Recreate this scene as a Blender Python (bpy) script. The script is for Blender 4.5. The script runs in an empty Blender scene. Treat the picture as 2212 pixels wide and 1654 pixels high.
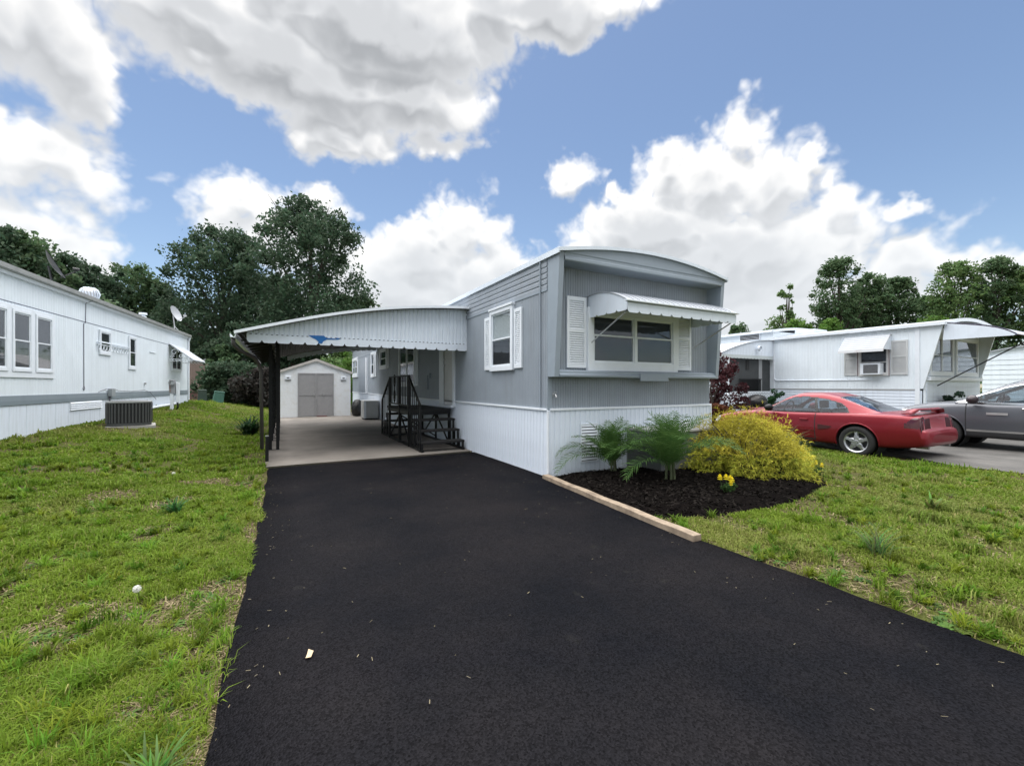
import bpy, math, random
import numpy as np
from mathutils import Vector, Matrix

# ------------------------------------------------------------------ camera, sky, sun, exposure
SC = bpy.context.scene
COL = SC.collection
rng = random.Random(11)
nr = np.random.default_rng(5)
R = math.radians
FPX, CXP, HYP, CAMH = 925.0, 1106.0, 833.0, 1.45      # focal length, principal x, horizon y (in a 2212 px wide frame), eye height
YAW = math.atan2(498, 925)                            # the home's long axis lies this far to the left of the view axis
CY, SY = math.cos(YAW), math.sin(YAW)

cam = bpy.data.cameras.new('camera'); camo = bpy.data.objects.new('camera', cam); COL.objects.link(camo)
camo.location = (0, 0, CAMH); camo.rotation_euler = (R(90), 0, -YAW)
cam.sensor_width = 36; cam.lens = 36 * FPX / 2212; cam.shift_y = 6 / 2212
cam.clip_start = 0.05; cam.clip_end = 3000
SC.camera = camo

def pix_dir(x, y):
    t = (x - CXP) / FPX; u = (HYP - y) / FPX
    return Vector((CY * t + SY, -SY * t + CY, u))
def at(x, y, f):
    d = pix_dir(x, y) * f
    return Vector((d.x, d.y, CAMH + d.z))

SUN_AZ, SUN_EL = R(-2), R(79)          # azimuth from +Y towards +X; behind the big cloud overhead
W = bpy.data.worlds.new('World'); SC.world = W; W.use_nodes = True
def build_sky():
    nt = W.node_tree; nt.nodes.clear(); L = nt.links
    def nd(tree, t, **kw):
        n = tree.nodes.new(t)
        for k, v in kw.items(): setattr(n, k, v)
        return n
    def setin(tree, sock, v):
        if isinstance(v, bpy.types.NodeSocket): tree.links.new(v, sock)
        else: sock.default_value = v
    def math_(tree, op, a, b=None, c=None, clamp=False):
        n = nd(tree, 'ShaderNodeMath', operation=op, use_clamp=clamp)
        setin(tree, n.inputs[0], a)
        if b is not None: setin(tree, n.inputs[1], b)
        if c is not None: setin(tree, n.inputs[2], c)
        return n.outputs[0]
    def vmath(tree, op, a, b=None, c=None):
        n = nd(tree, 'ShaderNodeVectorMath', operation=op)
        setin(tree, n.inputs[0], a)
        if b is not None: setin(tree, n.inputs[1], b)
        if c is not None: setin(tree, n.inputs[2], c)
        return n.outputs['Value'] if op in ('LENGTH', 'DOT_PRODUCT') else n.outputs[0]
    def smooth(tree, v, a, b):
        n = nd(tree, 'ShaderNodeMapRange', interpolation_type='SMOOTHSTEP')
        setin(tree, n.inputs[0], v); n.inputs[1].default_value = a; n.inputs[2].default_value = b
        return n.outputs[0]
    def noise(tree, v, scale, detail, rough, dist=0.0):
        n = nd(tree, 'ShaderNodeTexNoise'); setin(tree, n.inputs['Vector'], v)
        n.inputs['Scale'].default_value = scale; n.inputs['Detail'].default_value = detail
        n.inputs['Roughness'].default_value = rough; n.inputs['Distortion'].default_value = dist
        return n.outputs[0]
    # cloud banks: centre and half size of each lobe, as seen directions
    lobes = [
        (40, 40, 190, 170), (150, 200, 80, 130), (90, 330, 190, 90), (20, 470, 170, 80), (120, 545, 110, 50), (190, 585, 60, 28),
        (420, 20, 260, 95), (600, 140, 330, 120), (820, 60, 360, 150), (880, 215, 190, 105), (740, 290, 150, 65), (1150, 20, 260, 90), (930, 310, 70, 40),
        (540, 435, 120, 55), (500, 480, 95, 45), (690, 445, 80, 32), (650, 520, 150, 60),
        (1010, 500, 85, 85), (900, 560, 140, 75), (860, 640, 220, 110), (1090, 640, 190, 100), (940, 500, 60, 30),
        (1230, 390, 48, 48), (1330, 430, 30, 26),
        (1605, 300, 75, 75), (1520, 400, 150, 95), (1440, 340, 60, 36), (1660, 430, 110, 110), (1400, 510, 210, 80), (1580, 580, 330, 130), (1740, 350, 40, 30),
        (1820, 465, 55, 55), (1800, 560, 120, 80), (1960, 560, 140, 75), (1950, 445, 50, 26), (2090, 580, 110, 50), (2190, 600, 90, 50),
        (1640, 680, 420, 70), (900, 720, 400, 60),
    ]
    def density_group(det):
        g = bpy.data.node_groups.new('cloud_density_' + str(det), 'ShaderNodeTree')
        g.interface.new_socket('Vector', in_out='INPUT', socket_type='NodeSocketVector')
        g.interface.new_socket('Density', in_out='OUTPUT', socket_type='NodeSocketFloat')
        gi = nd(g, 'NodeGroupInput'); go = nd(g, 'NodeGroupOutput')
        v = vmath(g, 'NORMALIZE', gi.outputs[0])
        sp = nd(g, 'ShaderNodeSeparateXYZ'); setin(g, sp.inputs[0], v)
        az = math_(g, 'ARCTAN2', sp.outputs[0], sp.outputs[1]); el = math_(g, 'ARCSINE', sp.outputs[2])
        warp = vmath(g, 'MULTIPLY_ADD', v, (1, 1, 1.0), (3.1, 1.7, 0.4))
        n1 = noise(g, warp, 4.2, det, 0.58 if det > 4 else 0.5, 0.25)
        bil = math_(g, 'ABSOLUTE', math_(g, 'MULTIPLY_ADD', noise(g, vmath(g, 'MULTIPLY_ADD', v, (1, 1, 1.1), (1.3, 8.2, 4.0)), 10.0, 3 if det > 4 else 1, 0.5, 0.4), 2.0, -1.0))
        bil2 = math_(g, 'ABSOLUTE', math_(g, 'MULTIPLY_ADD', noise(g, vmath(g, 'ADD', v, (5.3, 2.2, 9.0)), 27.0, 2, 0.5, 0.3), 2.0, -1.0))
        p0 = nd(g, 'ShaderNodeCombineXYZ'); setin(g, p0.inputs[0], az); setin(g, p0.inputs[1], el)
        wn = nd(g, 'ShaderNodeTexNoise'); setin(g, wn.inputs['Vector'], v); wn.inputs['Scale'].default_value = 11.0; wn.inputs['Detail'].default_value = 4 if det > 4 else 2; wn.inputs['Roughness'].default_value = 0.6
        p = nd(g, 'ShaderNodeVectorMath', operation='MULTIPLY_ADD'); setin(g, p.inputs[0], vmath(g, 'SUBTRACT', wn.outputs[1], (0.5, 0.5, 0.5))); p.inputs[1].default_value = (0.13, 0.10, 0); setin(g, p.inputs[2], p0.outputs[0])
        cur = None
        for (x, y, rx, ry) in lobes:
            def ae(px, py):
                d = pix_dir(px, py); return math.atan2(d.x, d.y), math.atan2(d.z, math.hypot(d.x, d.y))
            a0, e0 = ae(x, y); a1, _ = ae(x - rx, y); a2, _ = ae(x + rx, y); _, e1 = ae(x, y - ry); _, e2 = ae(x, y + ry)
            ra = (a2 - a1) / 2; re = (e1 - e2) / 2
            ln = vmath(g, 'LENGTH', vmath(g, 'MULTIPLY_ADD', p.outputs[0], (1 / ra, 1 / re, 0), (-a0 / ra, -e0 / re, 0)))
            # bigger lobes reach a higher density in the middle
            k = min(1.4, max(0.6, (ra + re) / 0.22))
            ln = math_(g, 'MULTIPLY_ADD', ln, k, 1 - k)
            cur = ln if cur is None else math_(g, 'SMOOTH_MIN', cur, ln, 0.16)
        b = math_(g, 'SUBTRACT', 1.0, cur)
        # outside the frame the same broken cumulus goes on
        da = math_(g, 'ABSOLUTE', math_(g, 'SUBTRACT', az, YAW))
        inv = math_(g, 'MULTIPLY', math_(g, 'SUBTRACT', 1.0, smooth(g, da, 0.88, 1.12)), math_(g, 'SUBTRACT', 1.0, smooth(g, el, 0.72, 0.95)))
        g0 = noise(g, vmath(g, 'ADD', v, (11.0, 4.0, 2.0)), 2.1, 3, 0.5)
        gen = math_(g, 'MULTIPLY_ADD', g0, 4.5, -2.05)
        gen = math_(g, 'MULTIPLY_ADD', inv, -4.0, gen)
        b = math_(g, 'MAXIMUM', b, gen)
        b = math_(g, 'MINIMUM', b, 1.25)
        d = math_(g, 'MULTIPLY_ADD', math_(g, 'SUBTRACT', n1, 0.5), 1.25, math_(g, 'ADD', b, 0.10))
        d = math_(g, 'MULTIPLY_ADD', bil, 0.75, d)
        d = math_(g, 'MULTIPLY_ADD', bil2, 0.36 if det > 4 else 0.16, d)
        d = math_(g, 'SUBTRACT', d, 0.06)
        setin(g, go.inputs[0], d)
        return g
    g_hi, g_lo = density_group(8), density_group(3)
    tc = nd(nt, 'ShaderNodeTexCoord')
    dirv = vmath(nt, 'NORMALIZE', tc.outputs['Generated'])
    def dens(vec, grp):
        n = nd(nt, 'ShaderNodeGroup'); n.node_tree = grp; setin(nt, n.inputs[0], vec); return n.outputs[0]
    d0 = dens(dirv, g_hi); dl = dens(dirv, g_lo)
    sund = Vector((math.sin(SUN_AZ) * math.cos(SUN_EL), math.cos(SUN_AZ) * math.cos(SUN_EL), math.sin(SUN_EL)))
    tos = vmath(nt, 'NORMALIZE', vmath(nt, 'SUBTRACT', tuple(sund), dirv))
    step = nd(nt, 'ShaderNodeVectorMath', operation='SCALE'); setin(nt, step.inputs[0], tos); step.inputs['Scale'].default_value = 0.045
    d1 = dens(vmath(nt, 'ADD', dirv, step.outputs[0]), g_lo)
    ds = math_(nt, 'MULTIPLY_ADD', dl, 0.72, math_(nt, 'MULTIPLY', d0, 0.28))
    alpha = smooth(nt, d0, -0.06, 0.46)
    thick = smooth(nt, ds, 0.12, 1.35)
    lit = smooth(nt, math_(nt, 'SUBTRACT', ds, d1), -0.26, 0.30)       # 1 where the way to the sun gets thinner
    # cloud radiance: thin or sun-facing = white, thick and turned away = grey
    shade = math_(nt, 'MULTIPLY', math_(nt, 'SUBTRACT', 1.0, math_(nt, 'MULTIPLY', thick, 0.55)), math_(nt, 'MULTIPLY_ADD', lit, 0.50, 0.50))
    ramp = nd(nt, 'ShaderNodeValToRGB'); setin(nt, ramp.inputs[0], shade)
    e = ramp.color_ramp.elements
    e[0].position = 0.10; e[0].color = (0.17, 0.18, 0.195, 1)
    e[1].position = 0.90; e[1].color = (0.70, 0.69, 0.675, 1)
    m = e.new(0.50); m.color = (0.43, 0.44, 0.455, 1)
    # low clouds are far away and pale with the air in between
    spd = nd(nt, 'ShaderNodeSeparateXYZ'); setin(nt, spd.inputs[0], dirv)
    far = math_(nt, 'MULTIPLY', math_(nt, 'SUBTRACT', 1.0, smooth(nt, spd.outputs[2], 0.04, 0.50)), 0.78)
    pale = nd(nt, 'ShaderNodeMix', data_type='RGBA'); setin(nt, pale.inputs[0], far); setin(nt, pale.inputs[6], ramp.outputs[0]); pale.inputs[7].default_value = (0.50, 0.525, 0.55, 1)
    sky = nd(nt, 'ShaderNodeTexSky', sky_type='NISHITA', sun_disc=False)
    sky.sun_elevation = SUN_EL; sky.sun_rotation = SUN_AZ
    sky.altitude = 0; sky.air_density = 1.0; sky.dust_density = 0.5; sky.ozone_density = 0.7
    mix = nd(nt, 'ShaderNodeMix', data_type='RGBA')
    bg1 = nd(nt, 'ShaderNodeBackground'); bg2 = nd(nt, 'ShaderNodeBackground')
    setin(nt, bg1.inputs[0], sky.outputs[0]); bg1.inputs[1].default_value = SKY_STRENGTH
    setin(nt, bg2.inputs[0], pale.outputs[2]); bg2.inputs[1].default_value = CLOUD_STRENGTH
    ms = nd(nt, 'ShaderNodeMixShader'); setin(nt, ms.inputs[0], alpha)
    L.new(bg1.outputs[0], ms.inputs[1]); L.new(bg2.outputs[0], ms.inputs[2])
    out = nd(nt, 'ShaderNodeOutputWorld'); L.new(ms.outputs[0], out.inputs[0])
SKY_STRENGTH, CLOUD_STRENGTH = 0.086, 1.0
build_sky()
W.cycles.sampling_method = 'MANUAL'; W.cycles.sample_map_resolution = 512

sun = bpy.data.lights.new('sun', 'SUN'); suno = bpy.data.objects.new('sun', sun); COL.objects.link(suno)
sun.energy = 5.0; sun.angle = R(104); sun.color = (1.0, 0.975, 0.94)
suno.rotation_euler = (R(90) - SUN_EL, 0, math.pi - SUN_AZ)
suno.location = (0, 0, 30)
SC.view_settings.view_transform = 'Standard'; SC.view_settings.look = 'None'
SC.view_settings.exposure = 0.80; SC.view_settings.gamma = 1.0; SC.view_settings.use_curve_mapping = False
SC.cycles.max_bounces = 8; SC.cycles.transparent_max_bounces = 12; SC.cycles.use_denoising = True

# ------------------------------------------------------------------ materials
MATS = {}
def mat(name, col, rough=0.6, metal=0.0, var=None, bump=None, spec=0.5, col2=None, streak=None, coat=0.0, transl=0.0, attr=None, stops=(0.35, 0.65)):
    """Principled material: var=(scale, amount) value noise, col2 = second colour of the noise, bump=(scale, strength), streak=(scale, amount) vertical run marks"""
    if name in MATS: return MATS[name]
    m = bpy.data.materials.new(name); m.use_nodes = True; nt = m.node_tree
    b = nt.nodes['Principled BSDF']; b.inputs['Roughness'].default_value = rough; b.inputs['Metallic'].default_value = metal
    b.inputs['Specular IOR Level'].default_value = spec; b.inputs['Coat Weight'].default_value = coat; b.inputs['Coat Roughness'].default_value = 0.06
    tc = nt.nodes.new('ShaderNodeTexCoord'); src = tc.outputs['Object']
    def rgb(c):
        n = nt.nodes.new('ShaderNodeRGB'); n.outputs[0].default_value = (*c, 1); return n.outputs[0]
    if attr:
        a = nt.nodes.new('ShaderNodeAttribute'); a.attribute_name = attr; out = a.outputs['Color']
    else: out = rgb(col)
    def mixc(f, a, bb, mode='MIX'):
        n = nt.nodes.new('ShaderNodeMix'); n.data_type = 'RGBA'; n.blend_type = mode
        if isinstance(f, float): n.inputs[0].default_value = f
        else: nt.links.new(f, n.inputs[0])
        nt.links.new(a, n.inputs[6]); nt.links.new(bb, n.inputs[7]); return n.outputs[2]
    def noise(scale, detail=6, vec=None, rough_=0.6):
        n = nt.nodes.new('ShaderNodeTexNoise'); n.inputs['Scale'].default_value = scale; n.inputs['Detail'].default_value = detail; n.inputs['Roughness'].default_value = rough_
        nt.links.new(vec or src, n.inputs['Vector']); return n.outputs[0]
    def ramp(f, a, c):
        n = nt.nodes.new('ShaderNodeMapRange'); n.inputs[1].default_value = a; n.inputs[2].default_value = c
        nt.links.new(f, n.inputs[0]); return n.outputs[0]
    if var:
        f = ramp(noise(var[0]), *stops)
        c2 = rgb(col2) if col2 else rgb(tuple(c * (1 - var[1]) for c in col))
        out = mixc(f, out, c2) if not attr else mixc(f, out, rgb((1 - var[1],) * 3), 'MULTIPLY')
    if streak:
        mp = nt.nodes.new('ShaderNodeMapping'); nt.links.new(src, mp.inputs[0]); mp.inputs['Scale'].default_value = (1, 1, 0.06)
        f = ramp(noise(streak[0], 5, mp.outputs[0]), 0.48, 0.78)
        mul = nt.nodes.new('ShaderNodeMath'); mul.operation = 'MULTIPLY'; nt.links.new(f, mul.inputs[0]); mul.inputs[1].default_value = streak[1]
        out = mixc(mul.outputs[0], out, rgb((0.16, 0.15, 0.12)))
    nt.links.new(out, b.inputs['Base Color'])
    if bump:
        bn = nt.nodes.new('ShaderNodeBump'); bn.inputs['Strength'].default_value = bump[1]; bn.inputs['Distance'].default_value = bump[2] if len(bump) > 2 else 0.01
        nt.links.new(noise(bump[0], 4), bn.inputs['Height']); nt.links.new(bn.outputs[0], b.inputs['Normal'])
    if transl:
        t = nt.nodes.new('ShaderNodeBsdfTranslucent'); nt.links.new(out, t.inputs[0])
        ms = nt.nodes.new('ShaderNodeMixShader'); ms.inputs[0].default_value = transl
        nt.links.new(b.outputs[0], ms.inputs[1]); nt.links.new(t.outputs[0], ms.inputs[2])
        nt.links.new(ms.outputs[0], nt.nodes['Material Output'].inputs[0])
    MATS[name] = m; return m
def glass(name, tint, ior=1.45, rough=0.03):
    if name in MATS: return MATS[name]
    m = bpy.data.materials.new(name); m.use_nodes = True; nt = m.node_tree; nt.nodes.remove(nt.nodes['Principled BSDF'])
    t = nt.nodes.new('ShaderNodeBsdfTransparent'); t.inputs[0].default_value = (*tint, 1)
    g = nt.nodes.new('ShaderNodeBsdfGlossy'); g.inputs['Roughness'].default_value = rough; g.inputs[0].default_value = (.9, .93, 1, 1)
    # reflection by viewing angle, the same from both sides of the pane
    ge = nt.nodes.new('ShaderNodeNewGeometry'); dt = nt.nodes.new('ShaderNodeVectorMath'); dt.operation = 'DOT_PRODUCT'
    nt.links.new(ge.outputs['Normal'], dt.inputs[0]); nt.links.new(ge.outputs['Incoming'], dt.inputs[1])
    def mm(op, a, b=None, c=None):
        n = nt.nodes.new('ShaderNodeMath'); n.operation = op
        for i, v in enumerate((a, b, c)):
            if v is None: continue
            if isinstance(v, (int, float)): n.inputs[i].default_value = v
            else: nt.links.new(v, n.inputs[i])
        return n
    r0 = ((ior - 1) / (ior + 1)) ** 2
    f = mm('MULTIPLY_ADD', mm('POWER', mm('SUBTRACT', 1.0, mm('ABSOLUTE', dt.outputs['Value']).outputs[0]).outputs[0], 5.0).outputs[0], 1 - r0, r0)
    ms = nt.nodes.new('ShaderNodeMixShader')
    nt.links.new(f.outputs[0], ms.inputs[0]); nt.links.new(t.outputs[0], ms.inputs[1]); nt.links.new(g.outputs[0], ms.inputs[2])
    nt.links.new(ms.outputs[0], nt.nodes['Material Output'].inputs[0]); MATS[name] = m; return m

# ------------------------------------------------------------------ mesh helpers
OFF = {}
class MB:
    """collects faces; build() links them as ONE mesh object placed at its own middle"""
    def __init__(s): s.v = []; s.f = []
    def add(s, vs, fs):
        o = len(s.v); s.v += [tuple(p) for p in vs]; s.f += [tuple(i + o for i in f) for f in fs]; return s
    def box(s, x0, x1, y0, y1, z0, z1):
        x0, x1 = min(x0, x1), max(x0, x1); y0, y1 = min(y0, y1), max(y0, y1); z0, z1 = min(z0, z1), max(z0, z1)
        return s.add([(x0, y0, z0), (x1, y0, z0), (x1, y1, z0), (x0, y1, z0), (x0, y0, z1), (x1, y0, z1), (x1, y1, z1), (x0, y1, z1)],
                     [(0, 3, 2, 1), (4, 5, 6, 7), (0, 1, 5, 4), (1, 2, 6, 5), (2, 3, 7, 6), (3, 0, 4, 7)])
    def prism(s, poly, axis, a, b):
        """poly: 2D outline in the two other axes (in x,y,z order), extruded along axis from a to b"""
        def p3(p, t):
            return {'x': (t, p[0], p[1]), 'y': (p[0], t, p[1]), 'z': (p[0], p[1], t)}[axis]
        n = len(poly)
        return s.add([p3(p, a) for p in poly] + [p3(p, b) for p in poly],
                     [tuple(range(n))[::-1], tuple(range(n, 2 * n))] + [(i, (i + 1) % n, n + (i + 1) % n, n + i) for i in range(n)])
    def sheet(s, line, axis, a, b):
        """open polyline extruded (no thickness)"""
        def p3(p, t):
            return {'x': (t, p[0], p[1]), 'y': (p[0], t, p[1]), 'z': (p[0], p[1], t)}[axis]
        n = len(line)
        return s.add([p3(p, a) for p in line] + [p3(p, b) for p in line], [(i, i + 1, n + i + 1, n + i) for i in range(n - 1)])
    def tube(s, path, r, n=8, caps=True):
        path = [Vector(p) for p in path]; m = len(path); rs = r if isinstance(r, (list, tuple)) else [r] * m
        vs = []; up = None
        for i, p in enumerate(path):
            d = (path[min(i + 1, m - 1)] - path[max(i - 1, 0)]).normalized()
            if up is None: up = Vector((0, 0, 1)) if abs(d.z) < 0.9 else Vector((1, 0, 0))
            a = d.cross(up).normalized(); up = a.cross(d).normalized()
            for k in range(n):
                t = 2 * math.pi * k / n
                vs.append(p + (a * math.cos(t) + up * math.sin(t)) * rs[i])
        fs = [(i * n + k, i * n + (k + 1) % n, (i + 1) * n + (k + 1) % n, (i + 1) * n + k) for i in range(m - 1) for k in range(n)]
        if caps: fs += [tuple(range(n))[::-1], tuple((m - 1) * n + k for k in range(n))]
        return s.add(vs, fs)
    def bar(s, p, q, w, h=None):
        """square bar from p to q"""
        p, q = Vector(p), Vector(q); d = (q - p).normalized(); h = h or w
        up = Vector((0, 0, 1)) if abs(d.z) < 0.95 else Vector((0, 1, 0))
        a = d.cross(up).normalized() * w / 2; u = a.cross(d).normalized() * h / 2
        vs = [c + sa * a + su * u for c in (p, q) for sa, su in ((-1, -1), (1, -1), (1, 1), (-1, 1))]
        return s.add(vs, [(3, 2, 1, 0), (4, 5, 6, 7)] + [(k, (k + 1) % 4, 4 + (k + 1) % 4, 4 + k) for k in range(4)])
    def lathe(s, prof, c, n=24, axis='z'):
        """prof: (radius, height) list"""
        c = Vector(c); vs = []
        for r, h in prof:
            for k in range(n):
                t = 2 * math.pi * k / n; a, b = r * math.cos(t), r * math.sin(t)
                vs.append(c + Vector({'z': (a, b, h), 'x': (h, a, b), 'y': (b, h, a)}[axis]))
        m = len(prof)
        return s.add(vs, [(i * n + k, i * n + (k + 1) % n, (i + 1) * n + (k + 1) % n, (i + 1) * n + k) for i in range(m - 1) for k in range(n)])
    def disc(s, c, nrm, r, n=24, r2=None):
        c = Vector(c); nrm = Vector(nrm).normalized(); a = nrm.orthogonal().normalized(); b = nrm.cross(a)
        return s.add([c + (a * math.cos(2 * math.pi * k / n) * r + b * math.sin(2 * math.pi * k / n) * (r2 or r)) for k in range(n)], [tuple(range(n))])
    def arr(s, V, Fc):
        o = len(s.v); s.v += [tuple(p) for p in np.asarray(V).tolist()]; s.f += [tuple(int(i) + o for i in f) for f in Fc]; return s
    def build(s, name, m, parent=None, smooth=False, bevel=0.0, solid=0.0, pivot=None):
        V = np.array(s.v, dtype=float)
        c = (V.min(0) + V.max(0)) / 2 if pivot is None else np.array(pivot, dtype=float)
        if parent is None and pivot is None: c[2] = V[:, 2].min()
        me = bpy.data.meshes.new(name); me.from_pydata((V - c).tolist(), [], s.f); me.materials.append(m)
        if smooth: me.polygons.foreach_set('use_smooth', [True] * len(me.polygons))
        return place(name, me, c, parent, smooth, bevel, solid)
def place(name, me, c, parent=None, smooth=False, bevel=0.0, solid=0.0):
    o = bpy.data.objects.new(name, me); COL.objects.link(o)
    c = Vector([float(t) for t in c]); po = Vector((0, 0, 0))
    if parent is not None:
        o.parent = parent; po = OFF.get(parent.name, Vector((0, 0, 0)))
    o.location = c - po; OFF[o.name] = c if parent is not None else Vector((0, 0, 0))
    if parent is None: OFF[o.name] = c
    if solid:
        md = o.modifiers.new('thickness', 'SOLIDIFY'); md.thickness = solid; md.offset = -1
    if bevel:
        md = o.modifiers.new('edges', 'BEVEL'); md.width = bevel; md.segments = 2; md.limit_method = 'ANGLE'; md.angle_limit = R(40)
    if smooth and bevel: pass
    return o
def again(o, c, parent=None):
    """another object with the same mesh"""
    return place(o.name.split('.')[0], o.data, c, parent, bevel=0.0)
def tag(o, label=None, cat=None, group=None, kind=None):
    if label: o['label'] = label
    if cat: o['category'] = cat
    if group: o['group'] = group
    if kind: o['kind'] = kind
    return o
def thing(name, label, cat, loc=(0, 0, 0), rz=0.0, group=None):
    o = bpy.data.objects.new(name, None); COL.objects.link(o); o.empty_display_size = 0.2
    o.location = loc; o.rotation_euler = (0, 0, rz); OFF[o.name] = Vector((0, 0, 0))
    return tag(o, label, cat, group)
def rect_frame(mb, axis, u0, u1, z0, z1, w, d0, d1, wb=None):
    """four bars round a rectangle; axis = the wall's normal axis ('x' or 'y'), d0..d1 depth range"""
    wb = wb or w
    def bx(a, b, c, d): mb.box(d0, d1, a, b, c, d) if axis == 'x' else mb.box(a, b, d0, d1, c, d)
    bx(u0, u0 + w, z0, z1); bx(u1 - w, u1, z0, z1); bx(u0 + w, u1 - w, z1 - w, z1); bx(u0 + w, u1 - w, z0, z0 + wb)
    return mb
def ribs(u0, u1, pitch, depth, base=0.0, sgn=1, flat=0.62):
    """polyline (u, offset) of a V/trapezoid ribbed sheet"""
    pts = []; u = u0
    while u < u1 - 1e-6:
        e = min(u + pitch, u1); w = e - u
        pts += [(u, base), (u + w * (1 - flat) * .5, base + sgn * depth), (u + w * (1 + flat) * .5, base + sgn * depth)]
        u = e
    pts.append((u1, base)); return pts
def fast_mesh(name, V, quads=None, tris=None, m=None, cols=None, smooth=False, normals=None):
    """numpy mesh"""
    me = bpy.data.meshes.new(name); V = np.asarray(V, dtype=np.float32)
    me.vertices.add(len(V)); me.vertices.foreach_set('co', V.ravel())
    loops = []; starts = []; tot = 0
    if quads is not None and len(quads):
        loops.append(np.asarray(quads, dtype=np.int32).ravel()); starts.append(np.arange(len(quads)) * 4); tot = len(quads) * 4
    if tris is not None and len(tris):
        loops.append(np.asarray(tris, dtype=np.int32).ravel()); starts.append(tot + np.arange(len(tris)) * 3)
    lp = np.concatenate(loops); st = np.concatenate(starts).astype(np.int32)
    me.loops.add(len(lp)); me.loops.foreach_set('vertex_index', lp)
    me.polygons.add(len(st)); me.polygons.foreach_set('loop_start', st)
    if cols is not None:
        a = me.color_attributes.new('Col', 'FLOAT_COLOR', 'POINT')
        c4 = np.ones((len(V), 4), dtype=np.float32); c4[:, :3] = cols; a.data.foreach_set('color', c4.ravel())
    me.update(calc_edges=True)
    if smooth: me.polygons.foreach_set('use_smooth', np.ones(len(st), dtype=bool))
    if m: me.materials.append(m)
    return me
def sstep(x, a, b):
    t = np.clip((np.asarray(x, dtype=float) - a) / (b - a), 0, 1); return t * t * (3 - 2 * t)
def vnoise(x, y, s, seed=0):
    """cheap smooth 2D value noise, 0..1"""
    x = np.asarray(x, dtype=float) * s; y = np.asarray(y, dtype=float) * s
    xi = np.floor(x).astype(np.int64); yi = np.floor(y).astype(np.int64); fx = x - xi; fy = y - yi
    fx = fx * fx * (3 - 2 * fx); fy = fy * fy * (3 - 2 * fy)
    def h(a, b):
        n = (a * 374761393 + b * 668265263 + seed * 144665) & 0x7fffffff
        n = ((n ^ (n >> 13)) * 1274126177) & 0x7fffffff
        return ((n ^ (n >> 16)) & 0xffff) / 65535.0
    return (h(xi, yi) * (1 - fx) + h(xi + 1, yi) * fx) * (1 - fy) + (h(xi, yi + 1) * (1 - fx) + h(xi + 1, yi + 1) * fx) * fy
def fbm(x, y, s, seed=0):
    return (vnoise(x, y, s, seed) + .5 * vnoise(x, y, s * 2.1, seed + 7) + .25 * vnoise(x, y, s * 4.3, seed + 13)) / 1.75

# palette
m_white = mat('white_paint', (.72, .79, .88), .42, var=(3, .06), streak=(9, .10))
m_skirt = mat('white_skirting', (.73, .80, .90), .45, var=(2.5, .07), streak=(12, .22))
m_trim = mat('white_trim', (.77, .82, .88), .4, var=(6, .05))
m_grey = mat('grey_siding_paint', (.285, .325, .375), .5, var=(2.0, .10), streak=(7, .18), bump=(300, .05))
m_greyt = mat('grey_trim_paint', (.28, .33, .385), .45, var=(4, .06))
m_black = mat('black_painted_iron', (.006, .0065, .0075), .5, var=(8, .3), spec=.3)
m_dark = mat('dark_void', (.02, .021, .023), .9)
m_glass = glass('window_glass', (.86, .88, .89), 1.5)
m_glassc = glass('car_glass', (.45, .53, .58), 1.38)
m_screen = mat('insect_screen_dark', (.045, .048, .055), .7, var=(2, .2))
m_alu = mat('bare_aluminium', (.55, .56, .57), .4, metal=.7, var=(5, .15))
m_awn = mat('awning_aluminium', (.36, .39, .43), .5, var=(3, .10), streak=(8, .12))
m_roof = mat('pale_metal_roof', (.40, .43, .47), .5, var=(3, .12))

# ------------------------------------------------------------------ ground, paving
def gz(X, Y):
    X = np.asarray(X, dtype=float); Y = np.asarray(Y, dtype=float)
    t = sstep(-X, .35, 4.4)
    zl = np.clip(.36 + .029 * (Y - 12), .14, .76) * (1 - .7 * sstep(Y, 25, 36))
    bump = (fbm(X, Y, .55, 3) - .5) * .07 + (fbm(X, Y, 2.1, 9) - .5) * .03
    edge = np.minimum(sstep(-X, .25, .8) + sstep(X, 3.45, 4.1), 1) * (1 - sstep(np.hypot(X, Y), 30, 60))
    return t * zl + bump * edge
def gz1(x, y): return float(gz(x, y))
def axis_pts(lo, a, b, hi, fine, n):
    g = np.geomspace(1, 1 + abs(a - lo), n) - 1
    h = np.geomspace(1, 1 + abs(hi - b), n) - 1
    return np.unique(np.concatenate([a - g, np.arange(a, b, fine), b + h]))
def build_ground():
    xs = axis_pts(-500, -9, 20, 500, .22, 26); ys = axis_pts(-80, -3, 30, 700, .22, 26)
    GX, GY = np.meshgrid(xs, ys, indexing='ij'); Z = gz(GX, GY)
    Z = np.where((GX > -.05) & (GX < 3.4) & (GY < 27), -.03, Z)
    nx, ny = len(xs), len(ys); idx = np.arange(nx * ny).reshape(nx, ny)
    q = np.stack([idx[:-1, :-1], idx[1:, :-1], idx[1:, 1:], idx[:-1, 1:]], -1).reshape(-1, 4)
    m = mat('lawn_soil', (.080, .090, .026), .95, spec=.05, var=(1.3, .5), col2=(.10, .076, .046), bump=(45, 1.0, .04), stops=(.42, .66))
    o = place('lawn_ground', fast_mesh('lawn_ground', np.stack([GX.ravel(), GY.ravel(), Z.ravel()], -1), quads=q, m=m, smooth=True), (0, 0, 0))
    return tag(o, 'mown lawn ground around the homes and driveways', 'ground', kind='structure')
build_ground()

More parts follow.
